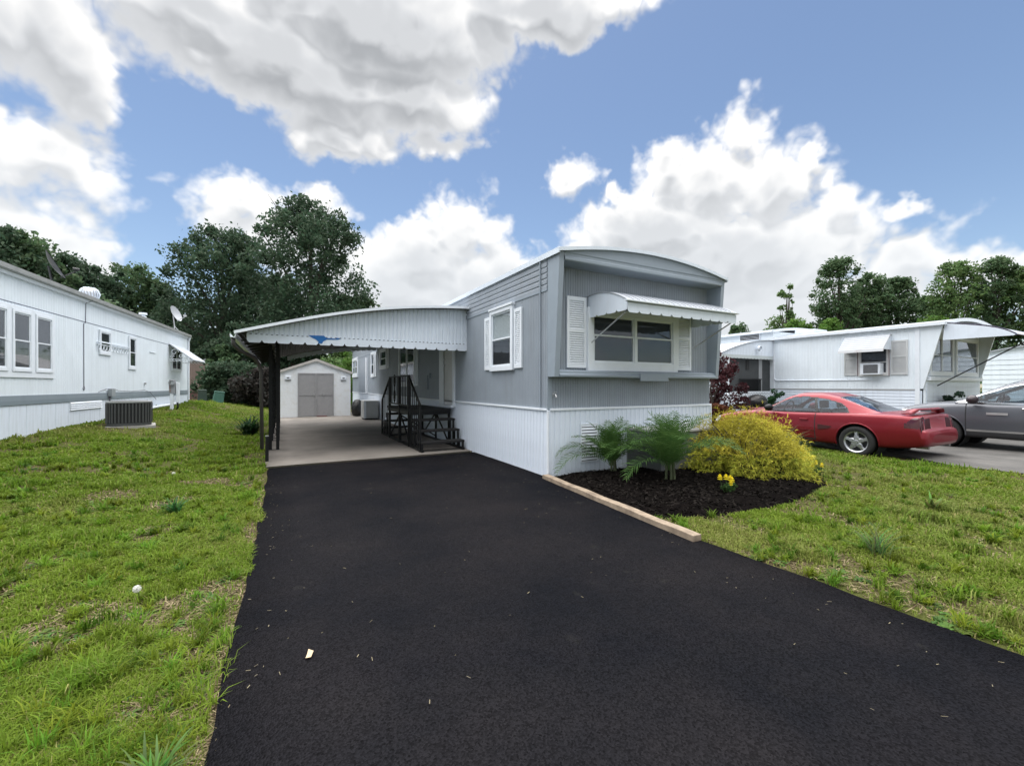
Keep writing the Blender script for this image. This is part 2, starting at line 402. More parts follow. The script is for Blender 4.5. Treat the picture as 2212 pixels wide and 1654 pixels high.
def paving(name, pts_left, pts_right, z, thick, m, label, wob=.02, step=.12):
    """sheet between a left and a right edge line (lists of (x, y) with the same y order), wavy edges, real thickness"""
    ys = np.arange(pts_left[0][1], pts_left[-1][1] + 1e-6, step)
    xl = np.interp(ys, [p[1] for p in pts_left], [p[0] for p in pts_left]) + (fbm(ys, ys * 0 + 3, 2.3, 5) - .5) * 2 * wob
    xr = np.interp(ys, [p[1] for p in pts_right], [p[0] for p in pts_right]) + (fbm(ys, ys * 0 + 8, 2.3, 6) - .5) * 2 * wob
    n = len(ys); V = []; q = []
    cols = np.linspace(0, 1, 9)
    for i in range(n):
        for c in cols:
            x = xl[i] + (xr[i] - xl[i]) * c
            V.append((x, ys[i], z + (fbm(x, ys[i], .8, 2) - .5) * .012))
    k = len(cols)
    for i in range(n - 1):
        for c in range(k - 1):
            a = i * k + c; q.append((a, a + 1, a + k + 1, a + k))
    base = len(V); rim = [i * k for i in range(n)] + [(n - 1) * k + c for c in range(1, k)] + [i * k + k - 1 for i in range(n - 2, -1, -1)] + list(range(k - 2, 0, -1))
    for r in rim: V.append((V[r][0], V[r][1], z - thick))
    R_ = len(rim)
    for i in range(R_): q.append((rim[(i + 1) % R_], rim[i], base + i, base + (i + 1) % R_))
    o = place(name, fast_mesh(name, V, quads=q, m=m, smooth=False), (0, 0, 0))
    return tag(o, label, 'paving', kind='structure')

def asphalt_mat():
    m = mat('fresh_black_asphalt', (.0044, .0048, .0064), .85, var=(.7, .35), col2=(.0095, .0088, .0098), bump=(420, .8, .006), spec=.03)
    nt = m.node_tree; b = nt.nodes['Principled BSDF']
    tc = nt.nodes.new('ShaderNodeTexCoord')
    vo = nt.nodes.new('ShaderNodeTexVoronoi'); vo.inputs['Scale'].default_value = 120; nt.links.new(tc.outputs['Object'], vo.inputs['Vector'])
    n2 = nt.nodes.new('ShaderNodeTexNoise'); n2.inputs['Scale'].default_value = 1.1; n2.inputs['Detail'].default_value = 3; nt.links.new(tc.outputs['Object'], n2.inputs['Vector'])
    mr = nt.nodes.new('ShaderNodeMapRange'); mr.inputs[1].default_value = .0; mr.inputs[2].default_value = .8; mr.inputs[3].default_value = .45; mr.inputs[4].default_value = 1.65; nt.links.new(vo.outputs['Color'], mr.inputs[0])
    old = b.inputs['Base Color'].links[0].from_socket
    mx = nt.nodes.new('ShaderNodeMix'); mx.data_type = 'RGBA'; mx.blend_type = 'MULTIPLY'; mx.inputs[0].default_value = 1
    nt.links.new(old, mx.inputs[6]); nt.links.new(mr.outputs[0], mx.inputs[7])
    # pale dusty scuffs
    n3 = nt.nodes.new('ShaderNodeTexNoise'); n3.inputs['Scale'].default_value = 2.3; n3.inputs['Detail'].default_value = 5; n3.inputs['Roughness'].default_value = .55; nt.links.new(tc.outputs['Object'], n3.inputs['Vector'])
    r3 = nt.nodes.new('ShaderNodeMapRange'); r3.inputs[1].default_value = .655; r3.inputs[2].default_value = .80; r3.inputs[4].default_value = .4; nt.links.new(n3.outputs[0], r3.inputs[0])
    m2 = nt.nodes.new('ShaderNodeMix'); m2.data_type = 'RGBA'; nt.links.new(r3.outputs[0], m2.inputs[0]); nt.links.new(mx.outputs[2], m2.inputs[6]); m2.inputs[7].default_value = (.045, .045, .038, 1)
    nt.links.new(m2.outputs[2], b.inputs['Base Color'])
    rr = nt.nodes.new('ShaderNodeMapRange'); rr.inputs[3].default_value = .72; rr.inputs[4].default_value = .92; nt.links.new(n2.outputs[0], rr.inputs[0]); nt.links.new(rr.outputs[0], b.inputs['Roughness'])
    bn = [n for n in nt.nodes if n.type == 'BUMP'][0]
    for l in list(bn.inputs['Height'].links): nt.links.remove(l)
    nt.links.new(vo.outputs['Distance'], bn.inputs['Height'])
    return m
paving('driveway', [(-.25, -6), (-.27, 2), (-.21, 5.4), (-.2, 8.63)], [(3.47, -6), (3.46, .7), (3.42, 2.7), (3.67, 5.62), (3.672, 8.63)], .022, .08, asphalt_mat(), 'fresh black asphalt driveway in front of the grey home', .035)
m_conc = mat('stained_concrete', (.25, .225, .20), .85, var=(.8, .3), col2=(.145, .13, .115), bump=(60, .25, .006), stops=(.38, .7))
paving('carport_slab', [(-.27, 8.64), (-.25, 24.5)], [(3.665, 8.64), (3.665, 24.5)], .03, .1, m_conc, 'brownish concrete slab under the carport', .008)
m_conc2 = mat('worn_grey_paving', (.12, .115, .108), .9, var=(1.2, .35), col2=(.06, .058, .055), bump=(40, .5, .01))
paving('neighbour_driveway', [(10.55, -8), (10.6, 2.2), (10.55, 3.0), (11.15, 3.9), (11.3, 12)], [(17.0, -8), (17.0, 2.2), (17, 3), (17.0, 6), (17.0, 12)], .03, .06, m_conc2, 'worn grey paved driveway under the parked cars', .05)

# mulch bed beside the front of the home
BED = [(3.54, 5.6), (3.44, 4.4), (3.45, 3.45), (3.9, 3.2), (4.54, 3.02), (5.38, 2.96), (6.3, 3.1), (7.1, 3.35), (7.7, 3.75), (8.25, 4.2), (8.6, 4.75), (8.4, 5.5), (7.65, 5.9), (7.55, 5.62)]
def in_poly(x, y, poly):
    x = np.asarray(x); y = np.asarray(y); ins = np.zeros(x.shape, bool); j = len(poly) - 1
    for i in range(len(poly)):
        xi, yi = poly[i]; xj, yj = poly[j]
        ins ^= ((yi > y) != (yj > y)) & (x < (xj - xi) * (y - yi) / (yj - yi + 1e-12) + xi); j = i
    return ins
def poly_dist(x, y, poly):
    d = np.full(np.shape(x), 1e9)
    for i in range(len(poly)):
        a = np.array(poly[i]); b = np.array(poly[(i + 1) % len(poly)]); ab = b - a
        t = np.clip(((x - a[0]) * ab[0] + (y - a[1]) * ab[1]) / (ab @ ab), 0, 1)
        d = np.minimum(d, np.hypot(x - a[0] - t * ab[0], y - a[1] - t * ab[1]))
    return d
def build_mulch():
    xs = np.arange(3.3, 8.8, .07); ys = np.arange(2.8, 6.1, .07)
    GX, GY = np.meshgrid(xs, ys, indexing='ij')
    wob = (fbm(GX, GY, 3, 21) - .5) * .12
    ins = in_poly(GX, GY, BED); d = poly_dist(GX, GY, BED) * np.where(ins, 1, -1) + wob
    Z = gz(GX, GY) + np.clip(d * .35, -.08, .10) + np.where(d > 0, (fbm(GX, GY, 7, 4) - .5) * .05, -.03)
    idx = np.arange(GX.size).reshape(GX.shape)
    q = np.stack([idx[:-1, :-1], idx[1:, :-1], idx[1:, 1:], idx[:-1, 1:]], -1).reshape(-1, 4)
    keep = (d.ravel()[q] > -.07).any(1); q = q[keep]
    m = mat('black_mulch', (.0035, .003, .003), .95, var=(14, .5), col2=(.008, .0065, .006), bump=(60, 1, .03), spec=.02)
    o = place('mulch_bed', fast_mesh('mulch_bed', np.stack([GX.ravel(), GY.ravel(), Z.ravel()], -1), quads=q, m=m, smooth=True), (0, 0, 0))
    tag(o, 'black mulch bed in front of the grey home', 'flower bed', kind='structure')
    # chips
    n = 9000; x = nr.uniform(3.45, 8.6, n); y = nr.uniform(2.95, 5.6, n); k = in_poly(x, y, BED); x, y = x[k], y[k]; n = len(x)
    dd = poly_dist(x, y, BED); z = gz(x, y) + np.clip(dd * .35, 0, .10) + .006
    a = nr.uniform(0, 6.28, n); tilt = nr.normal(0, .35, n); L = nr.uniform(.012, .035, n); w = nr.uniform(.004, .010, n)
    dx, dy, dz = np.cos(a) * np.cos(tilt), np.sin(a) * np.cos(tilt), np.sin(tilt)
    P = np.stack([x, y, z], -1); D = np.stack([dx, dy, dz], -1) * L[:, None]; N = np.stack([-np.sin(a), np.cos(a), nr.normal(0, .4, n)], -1) * w[:, None]
    V = np.stack([P - D - N, P + D - N, P + D + N, P - D + N], 1).reshape(-1, 3)
    g = nr.uniform(.003, .016, n); c = np.repeat(np.stack([g * 1.1, g * .95, g * .85], -1), 4, 0)
    mm = mat('mulch_chip', (1, 1, 1), .9, attr='Col', spec=.03)
    tag(place('mulch_chips', fast_mesh('mulch_chips', V, quads=np.arange(n * 4).reshape(-1, 4), m=mm, cols=c), (0, 0, 0)), 'loose black bark chips over the mulch bed', 'mulch', kind='stuff')
build_mulch()

def build_timber():
    m = mat('weathered_timber', (.33, .26, .19), .85, var=(7, .35), col2=(.17, .13, .095), bump=(60, .35, .004))
    nt = m.node_tree
    a, b = Vector((3.60, 5.60, 0)), Vector((3.37, 2.66, 0))
    d = (b - a).normalized(); s = Vector((-d.y, d.x, 0)) * .052
    mb = MB(); N = 24
    vs = []
    for i in range(N + 1):
        p = a.lerp(b, i / N); wv = (rng.random() - .5) * .004
        for sx, z in ((-1, -.02), (1, -.02), (1, .078), (-1, .078)): vs.append(p + s * sx + Vector((wv, 0, z + .004 * math.sin(i * .9))))
    fs = [(i * 4 + k, i * 4 + (k + 1) % 4, i * 4 + 4 + (k + 1) % 4, i * 4 + 4 + k) for i in range(N) for k in range(4)] + [(3, 2, 1, 0), (N * 4, N * 4 + 1, N * 4 + 2, N * 4 + 3)]
    mb.add(vs, fs)
    tag(mb.build('timber_edging', m, bevel=.006), 'long weathered wooden beam edging the mulch bed along the asphalt', 'timber')
build_timber()

# ------------------------------------------------------------------ shared pieces of the homes
def window(root, axis, side, plane, u0, u1, z0, z1, fr=.06, sashes=1, meet=None, blind=None, proud=.05, m_fr=None, blind_split=None, name='window', label=None, tint=None):
    """double-hung window on a wall. axis: wall normal axis; side: +1/-1 outward sense along that axis"""
    m_fr = m_fr or m_trim
    def D(t): return plane + side * t
    f = rect_frame(MB(), axis, u0, u1, z0, z1, fr, D(0.002), D(proud), fr * 1.25).build('window', m_fr, root, bevel=.004)
    f.name = name
    if label: f['label'] = label
    def bx(mb, a, b, c, d, t0, t1): return mb.box(D(t0), D(t1), a, b, c, d) if axis == 'x' else mb.box(a, b, D(t0), D(t1), c, d)
    bx(MB(), u0 + fr * .5, u1 - fr * .5, z0 + fr * .5, z1 - fr * .5, .001, .006).build('interior', m_screen, f)
    iu0, iu1, iz0, iz1 = u0 + fr, u1 - fr, z0 + fr * 1.25, z1 - fr
    gap = .05 if sashes > 1 else 0
    w = (iu1 - iu0 - gap * (sashes - 1)) / sashes
    mz = meet if meet else (iz0 + iz1) / 2
    for s in range(sashes):
        a = iu0 + s * (w + gap); b = a + w
        if s: bx(MB(), a - gap, a, iz0, iz1, .004, proud * .9).build('mullion', m_fr, f)
        sf = MB(); rail = .028
        for (c, d, t) in ((iz0, mz + .014, .55), (mz - .014, iz1, .38)):
            t0, t1 = proud * (t - .25), proud * (t + .2)
            bx(sf, a + .001, a + rail, c, d, t0, t1); bx(sf, b - rail, b - .001, c, d, t0, t1)
            bx(sf, a + rail, b - rail, c, c + rail, t0, t1); bx(sf, a + rail, b - rail, d - rail, d, t0, t1)
        sf.build('sash', m_fr, f)
        for (c, d, t) in ((iz0, mz, .55), (mz, iz1, .38)):
            bx(MB(), a + rail * .6, b - rail * .6, c + rail * .6, d - rail * .6, proud * t - .002, proud * t + .001).build('pane', m_glass, f)
        if blind:
            bl = MB(); zz = iz1 - .03; lo = (blind_split if blind_split else iz0 + .02)
            while zz > lo:
                bx(bl, a + rail, b - rail, zz - .019, zz, .0065, .009); zz -= .024
            bl.build('blind', blind, f)
    return f
def shutter(root, axis, side, plane, u0, u1, z0, z1, mids=(), m=None, slats=True):
    m = m or m_trim
    def D(t): return plane + side * t
    def bx(mb, a, b, c, d, t0, t1): return mb.box(D(t0), D(t1), a, b, c, d) if axis == 'x' else mb.box(a, b, D(t0), D(t1), c, d)
    st = min(.05, (u1 - u0) * .2); mb = MB()
    bx(mb, u0, u0 + st, z0, z1, .003, .034); bx(mb, u1 - st, u1, z0, z1, .003, .034)
    bx(mb, u0 + st, u1 - st, z0, z0 + st * 1.3, .003, .034); bx(mb, u0 + st, u1 - st, z1 - st * 1.3, z1, .003, .034)
    cuts = [z0 + st * 1.3] + [c for mm in mids for c in (mm - st * .55, mm + st * .55)] + [z1 - st * 1.3]
    for mm in mids: bx(mb, u0 + st, u1 - st, mm - st * .55, mm + st * .55, .003, .034)
    bx(mb, u0 + st, u1 - st, z0 + st, z1 - st, .002, .008)
    f = mb.build('shutter', m, root, bevel=.003)
    me = None
    for c, d in zip(cuts[::2], cuts[1::2]):
        n = max(3, int((d - c) / .034)); h = (d - c) / n
        for k in range(n):
            zz = c + (k + .5) * h
            cc = (D(.019), (u0 + u1) / 2, zz) if axis == 'x' else ((u0 + u1) / 2, D(.019), zz)
            if me is None:
                hw = (u1 - u0) / 2 - st + .001
                q = [(-.010, h * .42), (-.006, h * .46), (.011, -h * .28), (.006, -h * .42)]
                q = [(side * a, b) for a, b in q]
                sb = MB().prism(q, 'y', -hw, hw) if axis == 'x' else None
                if axis == 'y':
                    sb = MB().prism(q, 'x', -hw, hw)
                sb.v = [(x + cc[0], y + cc[1], z + cc[2]) for x, y, z in sb.v]
                me = sb.build('slat', m, f)
            else: again(me, cc, f)
    return f
def louvre_vent(root, axis, side, plane, u0, u1, z0, z1, n, m):
    def D(t): return plane + side * t
    f = rect_frame(MB(), axis, u0, u1, z0, z1, .018, D(.012), D(.03)).build('vent', m, root)
    def bx(mb, a, b, c, d, t0, t1): return mb.box(D(t0), D(t1), a, b, c, d) if axis == 'x' else mb.box(a, b, D(t0), D(t1), c, d)
    bx(MB(), u0 + .01, u1 - .01, z0 + .01, z1 - .01, .0105, .013).build('opening', m_dark, f)
    h = (z1 - z0 - .036) / n
    for k in range(n):
        c = z0 + .018 + k * h
        pts = [(D(.014), c + h * .96), (D(.027), c + h * .30), (D(.029), c + h * .36), (D(.016), c + h)]
        mb = MB().prism(pts, 'y', u0 + .016, u1 - .016) if axis == 'x' else MB().prism([(p[0], p[1]) for p in pts], 'x', u0 + .016, u1 - .016)
        mb.build('slat', m, f)
    return f
def scallop(u0, u1, ztop, zbot, n, notch=.03):
    """outline of a scalloped strip in (u, z)"""
    pts = [(u0, ztop), (u1, ztop)]; w = (u1 - u0) / n
    for k in range(n - 1, -1, -1):
        a, b = u0 + k * w, u0 + (k + 1) * w
        pts += [(b, zbot + notch), (b - w * .07, zbot + notch * .35), (b - w * .16, zbot), (a + w * .16, zbot), (a + w * .07, zbot + notch * .35)]
    pts.append((u0, zbot + notch)); return pts

# ------------------------------------------------------------------ the grey home (local frame: x across the front, y along its length)
HX, HY, HW, HL = 3.67, 5.64, 3.82, 20.8
ZS, ZB, ZE, ZC = 1.08, 2.95, 3.49, 3.69       # skirting top, siding band, eave, roof crown
def arch(x): t = (x / HW - .5) * 2; return ZE + (ZC - ZE) * (1 - t * t)
def build_home():
    h = thing('mobile_home', 'grey mobile home with white skirting, curved roof and louvred shutters', 'mobile home', (HX, HY, 0))
    # walls
    w = MB()
    w.sheet([(-d, u) for u, d in ribs(-.0, HL, .052, .005)], 'z', ZS, ZB) if False else None
    L = ribs(.0, HL, .052, .008); mb = MB(); n = len(L)
    mb.add([(-d, u, ZS - .02) for u, d in L] + [(-d, u, ZB) for u, d in L], [(i, n + i, n + i + 1, i + 1) for i in range(n - 1)])
    L2 = ribs(ZB, ZE, .09, .012); n = len(L2)
    mb.add([(-d - .004, 0, u) for u, d in L2] + [(-d - .004, HL, u) for u, d in L2], [(i, i + 1, n + i + 1, n + i) for i in range(n - 1)])
    mb.box(.0, .06, .0, HL, ZS - .02, ZE - .01)
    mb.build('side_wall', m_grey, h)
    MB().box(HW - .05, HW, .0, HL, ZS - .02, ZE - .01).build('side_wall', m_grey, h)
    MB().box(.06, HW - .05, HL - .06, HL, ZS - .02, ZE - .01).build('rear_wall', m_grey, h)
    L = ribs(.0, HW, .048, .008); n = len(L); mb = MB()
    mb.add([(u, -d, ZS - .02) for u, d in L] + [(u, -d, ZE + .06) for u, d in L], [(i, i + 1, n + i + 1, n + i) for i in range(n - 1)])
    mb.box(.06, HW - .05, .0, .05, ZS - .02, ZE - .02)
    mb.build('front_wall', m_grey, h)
    # corner trims and conduit
    MB().box(-.012, .07, -.012, .012, ZS, 1.57).build('corner_trim', m_greyt, h, bevel=.003)
    MB().tube([(-.03, .175, ZS + .02), (-.03, .175, ZE - .05), (-.02, .175, ZE + .02)], .012, 8).build('conduit', m_greyt, h)
    MB().box(-.018, -.004, 0.0, HL, ZB - .012, ZB + .016).build('band_trim', m_greyt, h)
    # flared front: wings, header, sill
    wing = [(.0, 1.585), (-.20, 1.585), (-.34, ZE - .012), (.0, ZE - .012)]
    MB().prism(wing, 'x', -.006, .085).build('wing', m_greyt, h, bevel=.006)
    MB().prism(wing, 'x', HW - .085, HW + .004).build('wing', m_greyt, h, bevel=.006)
    hd = MB(); N = 24
    zz = [(3.345, .0), (3.40, .012), (3.445, .0), (3.49, .012)]
    for i in range(N):
        xa, xb = .0862 + (HW - .1714) * i / N, .0862 + (HW - .1714) * (i + 1) / N
        rows = [3.345, 3.36, 3.40, 3.415, 3.455, 3.47]; offs = [0, .012, .012, 0, 0, .012]
        ta, tb = arch(xa) - .012, arch(xb) - .012
        za = rows + [ta]; zb = rows + [tb]; of = offs + [.012]
        vs = [(xa, -.335 - o, z) for z, o in zip(za, of)] + [(xb, -.335 - o, z) for z, o in zip(zb, of)]; k = len(za)
        hd.add(vs, [(j, k + j, k + j + 1, j + 1) for j in range(k - 1)])
    hd.add([(.0862, -.335, 3.345), (HW - .0852, -.335, 3.345), (HW - .0852, -.006, 3.345), (.0862, -.006, 3.345)], [(0, 1, 2, 3)])
    hd.build('header', m_greyt, h)
    sl = MB().prism([(-.006, 1.585), (-.206, 1.585), (-.215, 1.60), (-.215, 1.625), (-.185, 1.645), (-.185, 1.675), (-.12, 1.70), (-.006, 1.70)], 'x', .0875, HW - .0875)
    sl.build('sill', m_greyt, h, bevel=.003)
    MB().box(1.74, 2.41, -.235, -.216, 1.53, 1.655).build('patch_panel', m_greyt, h, bevel=.003)
    # roof: curved metal sheet with a light edge
    rf = MB(); N = 28; y0, y1 = -.37, HL + .05; sec = []
    for i in range(N + 1):
        x = -.03 + (HW + .06) * i / N; sec.append((x, arch(min(max(x, 0), HW)) + .012))
    top = sec + [(x, z - .028) for x, z in sec[::-1]]
    rf.prism(top, 'y', y0, y1); ro = rf.build('roof', m_roof, h)
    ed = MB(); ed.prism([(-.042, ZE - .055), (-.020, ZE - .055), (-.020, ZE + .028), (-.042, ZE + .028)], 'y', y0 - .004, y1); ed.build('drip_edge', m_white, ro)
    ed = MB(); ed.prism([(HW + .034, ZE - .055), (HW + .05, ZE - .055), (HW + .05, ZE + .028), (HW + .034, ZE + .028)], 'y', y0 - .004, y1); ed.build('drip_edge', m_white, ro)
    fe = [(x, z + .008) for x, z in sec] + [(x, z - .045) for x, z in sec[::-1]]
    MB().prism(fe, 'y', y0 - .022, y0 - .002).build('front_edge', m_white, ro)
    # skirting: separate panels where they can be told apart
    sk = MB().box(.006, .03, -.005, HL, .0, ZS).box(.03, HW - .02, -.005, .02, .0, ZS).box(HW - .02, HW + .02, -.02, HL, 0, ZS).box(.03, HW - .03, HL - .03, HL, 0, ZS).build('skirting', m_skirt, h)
    q = .100
    def pan(ax):
        a = [(-.047, 0), (-.036, .011), (-.012, .011), (-.006, .008), (.006, .008), (.012, .011), (.036, .011), (.047, 0)]
        return a
    first = None
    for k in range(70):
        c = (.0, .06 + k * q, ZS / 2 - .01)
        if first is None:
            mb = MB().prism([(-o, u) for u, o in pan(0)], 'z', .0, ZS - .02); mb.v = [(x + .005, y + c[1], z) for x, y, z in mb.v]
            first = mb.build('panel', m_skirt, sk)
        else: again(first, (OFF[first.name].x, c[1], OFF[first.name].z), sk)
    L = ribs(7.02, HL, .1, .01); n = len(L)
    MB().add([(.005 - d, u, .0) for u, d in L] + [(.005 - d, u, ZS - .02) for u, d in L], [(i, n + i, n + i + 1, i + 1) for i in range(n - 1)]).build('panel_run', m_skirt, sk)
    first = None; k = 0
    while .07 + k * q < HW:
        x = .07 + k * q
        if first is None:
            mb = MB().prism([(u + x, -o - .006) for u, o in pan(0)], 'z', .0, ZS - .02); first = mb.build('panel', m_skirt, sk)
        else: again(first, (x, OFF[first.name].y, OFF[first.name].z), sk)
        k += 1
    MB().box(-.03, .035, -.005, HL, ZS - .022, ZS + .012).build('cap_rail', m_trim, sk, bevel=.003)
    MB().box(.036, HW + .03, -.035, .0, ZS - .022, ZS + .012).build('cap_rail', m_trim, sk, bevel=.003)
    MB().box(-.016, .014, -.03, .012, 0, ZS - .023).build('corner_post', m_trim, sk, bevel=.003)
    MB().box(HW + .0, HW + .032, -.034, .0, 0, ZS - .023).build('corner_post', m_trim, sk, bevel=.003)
    louvre_vent(h, 'y', -1, -.006, .62, .98, .20, .83, 12, m_trim)
    louvre_vent(h, 'y', -1, -.006, 2.92, 3.27, .64, .81, 4, m_trim)
    # side window with shutters, front window with shutters
    m_bl = mat('white_blind', (.80, .83, .82), .6)
    m_bl2 = mat('grey_blind', (.03, .033, .04), .6)
    window(h, 'x', -1, -.006, 1.06, 2.00, 1.73, 2.90, .075, 1, meet=2.33, blind=m_bl, proud=.06, blind_split=2.31)
    MB().box(-.085, -.004, 1.04, 2.02, 2.90, 2.94).build('head_trim', m_trim, h, bevel=.004)
    shutter(h, 'x', -1, -.006, 2.02, 2.29, 1.76, 2.81); shutter(h, 'x', -1, -.006, .77, 1.04, 1.76, 2.81)
    window(h, 'y', -1, -.006, .74, 2.84, 1.69, 2.74, .12, 2, meet=2.29, blind=m_bl2, proud=.07)
    shutter(h, 'y', -1, -.006, .345, .735, 1.74, 2.89, mids=(2.34,)); shutter(h, 'y', -1, -.006, 2.86, 3.25, 1.74, 2.89, mids=(2.34,))
    # awning over the front window
    ax0, ax1, yw, yf = .78, 3.28, -.012, -.93
    N = 12; prof = []
    for i in range(N + 1):
        t = i / N; prof.append((yw + (yf - yw) * t, 2.925 - .205 * t ** 2.2 + .03 * math.sin(math.pi * t)))
    a = MB().prism(prof + [(y, z - .014) for y, z in prof[::-1]], 'x', ax0 - .01, ax1 + .01).build('awning', m_awn, h)
    L = ribs(ax0, ax1, .125, .012)
    MB().box(ax0 - .06, ax1 + .03, yf - .055, yf + .004, 2.685, 2.706).build('gutter_lip', m_trim, a, bevel=.004)
    MB().prism(scallop(ax0, ax1, 2.672, 2.525, 11, .035), 'y', yf - .012, yf - .004).build('valance', m_white, a)
    for xx in (ax0, ax1 - .006):
        side = [(y, z - .016) for y, z in prof] + scallop(yf, yw, 2.60, 2.56, 4, .03)[2:][::-1]
        MB().prism(side, 'x', xx, xx + .006).build('end_panel', m_white, a)
    for xx in (ax0 + .03, ax1 - .03):
        MB().tube([(xx, -.07, 2.16), (xx, yf + .06, 2.55)], .011, 6).build('arm', m_alu, a)
    for i in range(1, 20):
        xx = ax0 + (ax1 - ax0) * i / 20
        MB().prism([(y, z + .001) for y, z in prof] + [(y, z + .010) for y, z in prof[::-1]], 'x', xx - .006, xx + .006).build('seam', m_awn, a)
    # spigot and old bracket marks on the lower front
    s = MB().tube([(.11, -.006, 1.31), (.11, -.055, 1.31), (.11, -.08, 1.27)], .013, 8); s.disc((.11, -.007, 1.31), (0, -1, 0), .03, 12); s.tube([(.08, -.05, 1.345), (.14, -.05, 1.345)], .006, 6)
    s.build('spigot', m_alu, h)
    MB().box(.27, .70, -.013, -.006, 1.455, 1.464).box(.27, .278, -.013, -.006, 1.465, 1.54).build('bracket', m_greyt, h)
    # entrance door
    y0, y1 = 4.02, 5.12
    d = MB().box(-.03, -.006, y0 + .12, y1 - .34, .98, 2.93).build('door', mat('door_paint', (.62, .63, .64), .45, var=(3, .08)), h, bevel=.004)
    MB().box(-.055, -.031, y1 - .44, y1 - .40, 1.93, 1.99).box(-.05, -.031, y1 - .45, y1 - .39, 2.08, 2.13).build('handle', m_alu, d)
    MB().box(-.036, -.031, y1 - .37, y1 - .355, .99, 2.92).build('seam', m_dark, d)
    fr = MB().box(-.05, -.004, y0, y0 + .12, .95, 2.94).box(-.045, -.004, y1 - .335, y1, .95, 2.94).box(-.05, -.004, y0 + .12, y1 - .34, 2.93, 3.0)
    fr.build('door_frame', m_trim, h, bevel=.004)
    MB().box(-.10, -.006, y0 + .05, y1, .925, .975).build('door_sill', m_trim, h, bevel=.004)
    # windows further along the side wall
    window(h, 'x', -1, -.006, 7.40, 9.45, 1.42, 2.86, .11, 2, meet=2.2, proud=.06)
    shutter(h, 'x', -1, -.006, 7.13, 7.39, 1.45, 2.80)
    window(h, 'x', -1, -.006, 11.45, 12.75, 2.12, 2.96, .11, 1, proud=.06); shutter(h, 'x', -1, -.006, 11.15, 11.44, 2.14, 2.94)
    window(h, 'x', -1, -.006, 14.0, 14.8, 1.83, 2.96, .10, 1, proud=.06); shutter(h, 'x', -1, -.006, 13.6, 13.98, 1.85, 2.94)
    window(h, 'x', -1, -.006, 18.75, 20.6, 1.92, 3.0, .16, 2, proud=.06)
    MB().box(-.10, -.006, 15.75, 15.95, 1.1, 2.80).build('meter_duct', m_trim, h, bevel=.006)
    MB().box(-.06, -.006, 5.92, 6.0, 1.66, 1.80).box(-.04, -.006, 6.15, 6.18, 1.35, 1.75).build('doorbell_box', m_greyt, h)
    return h
home = build_home()

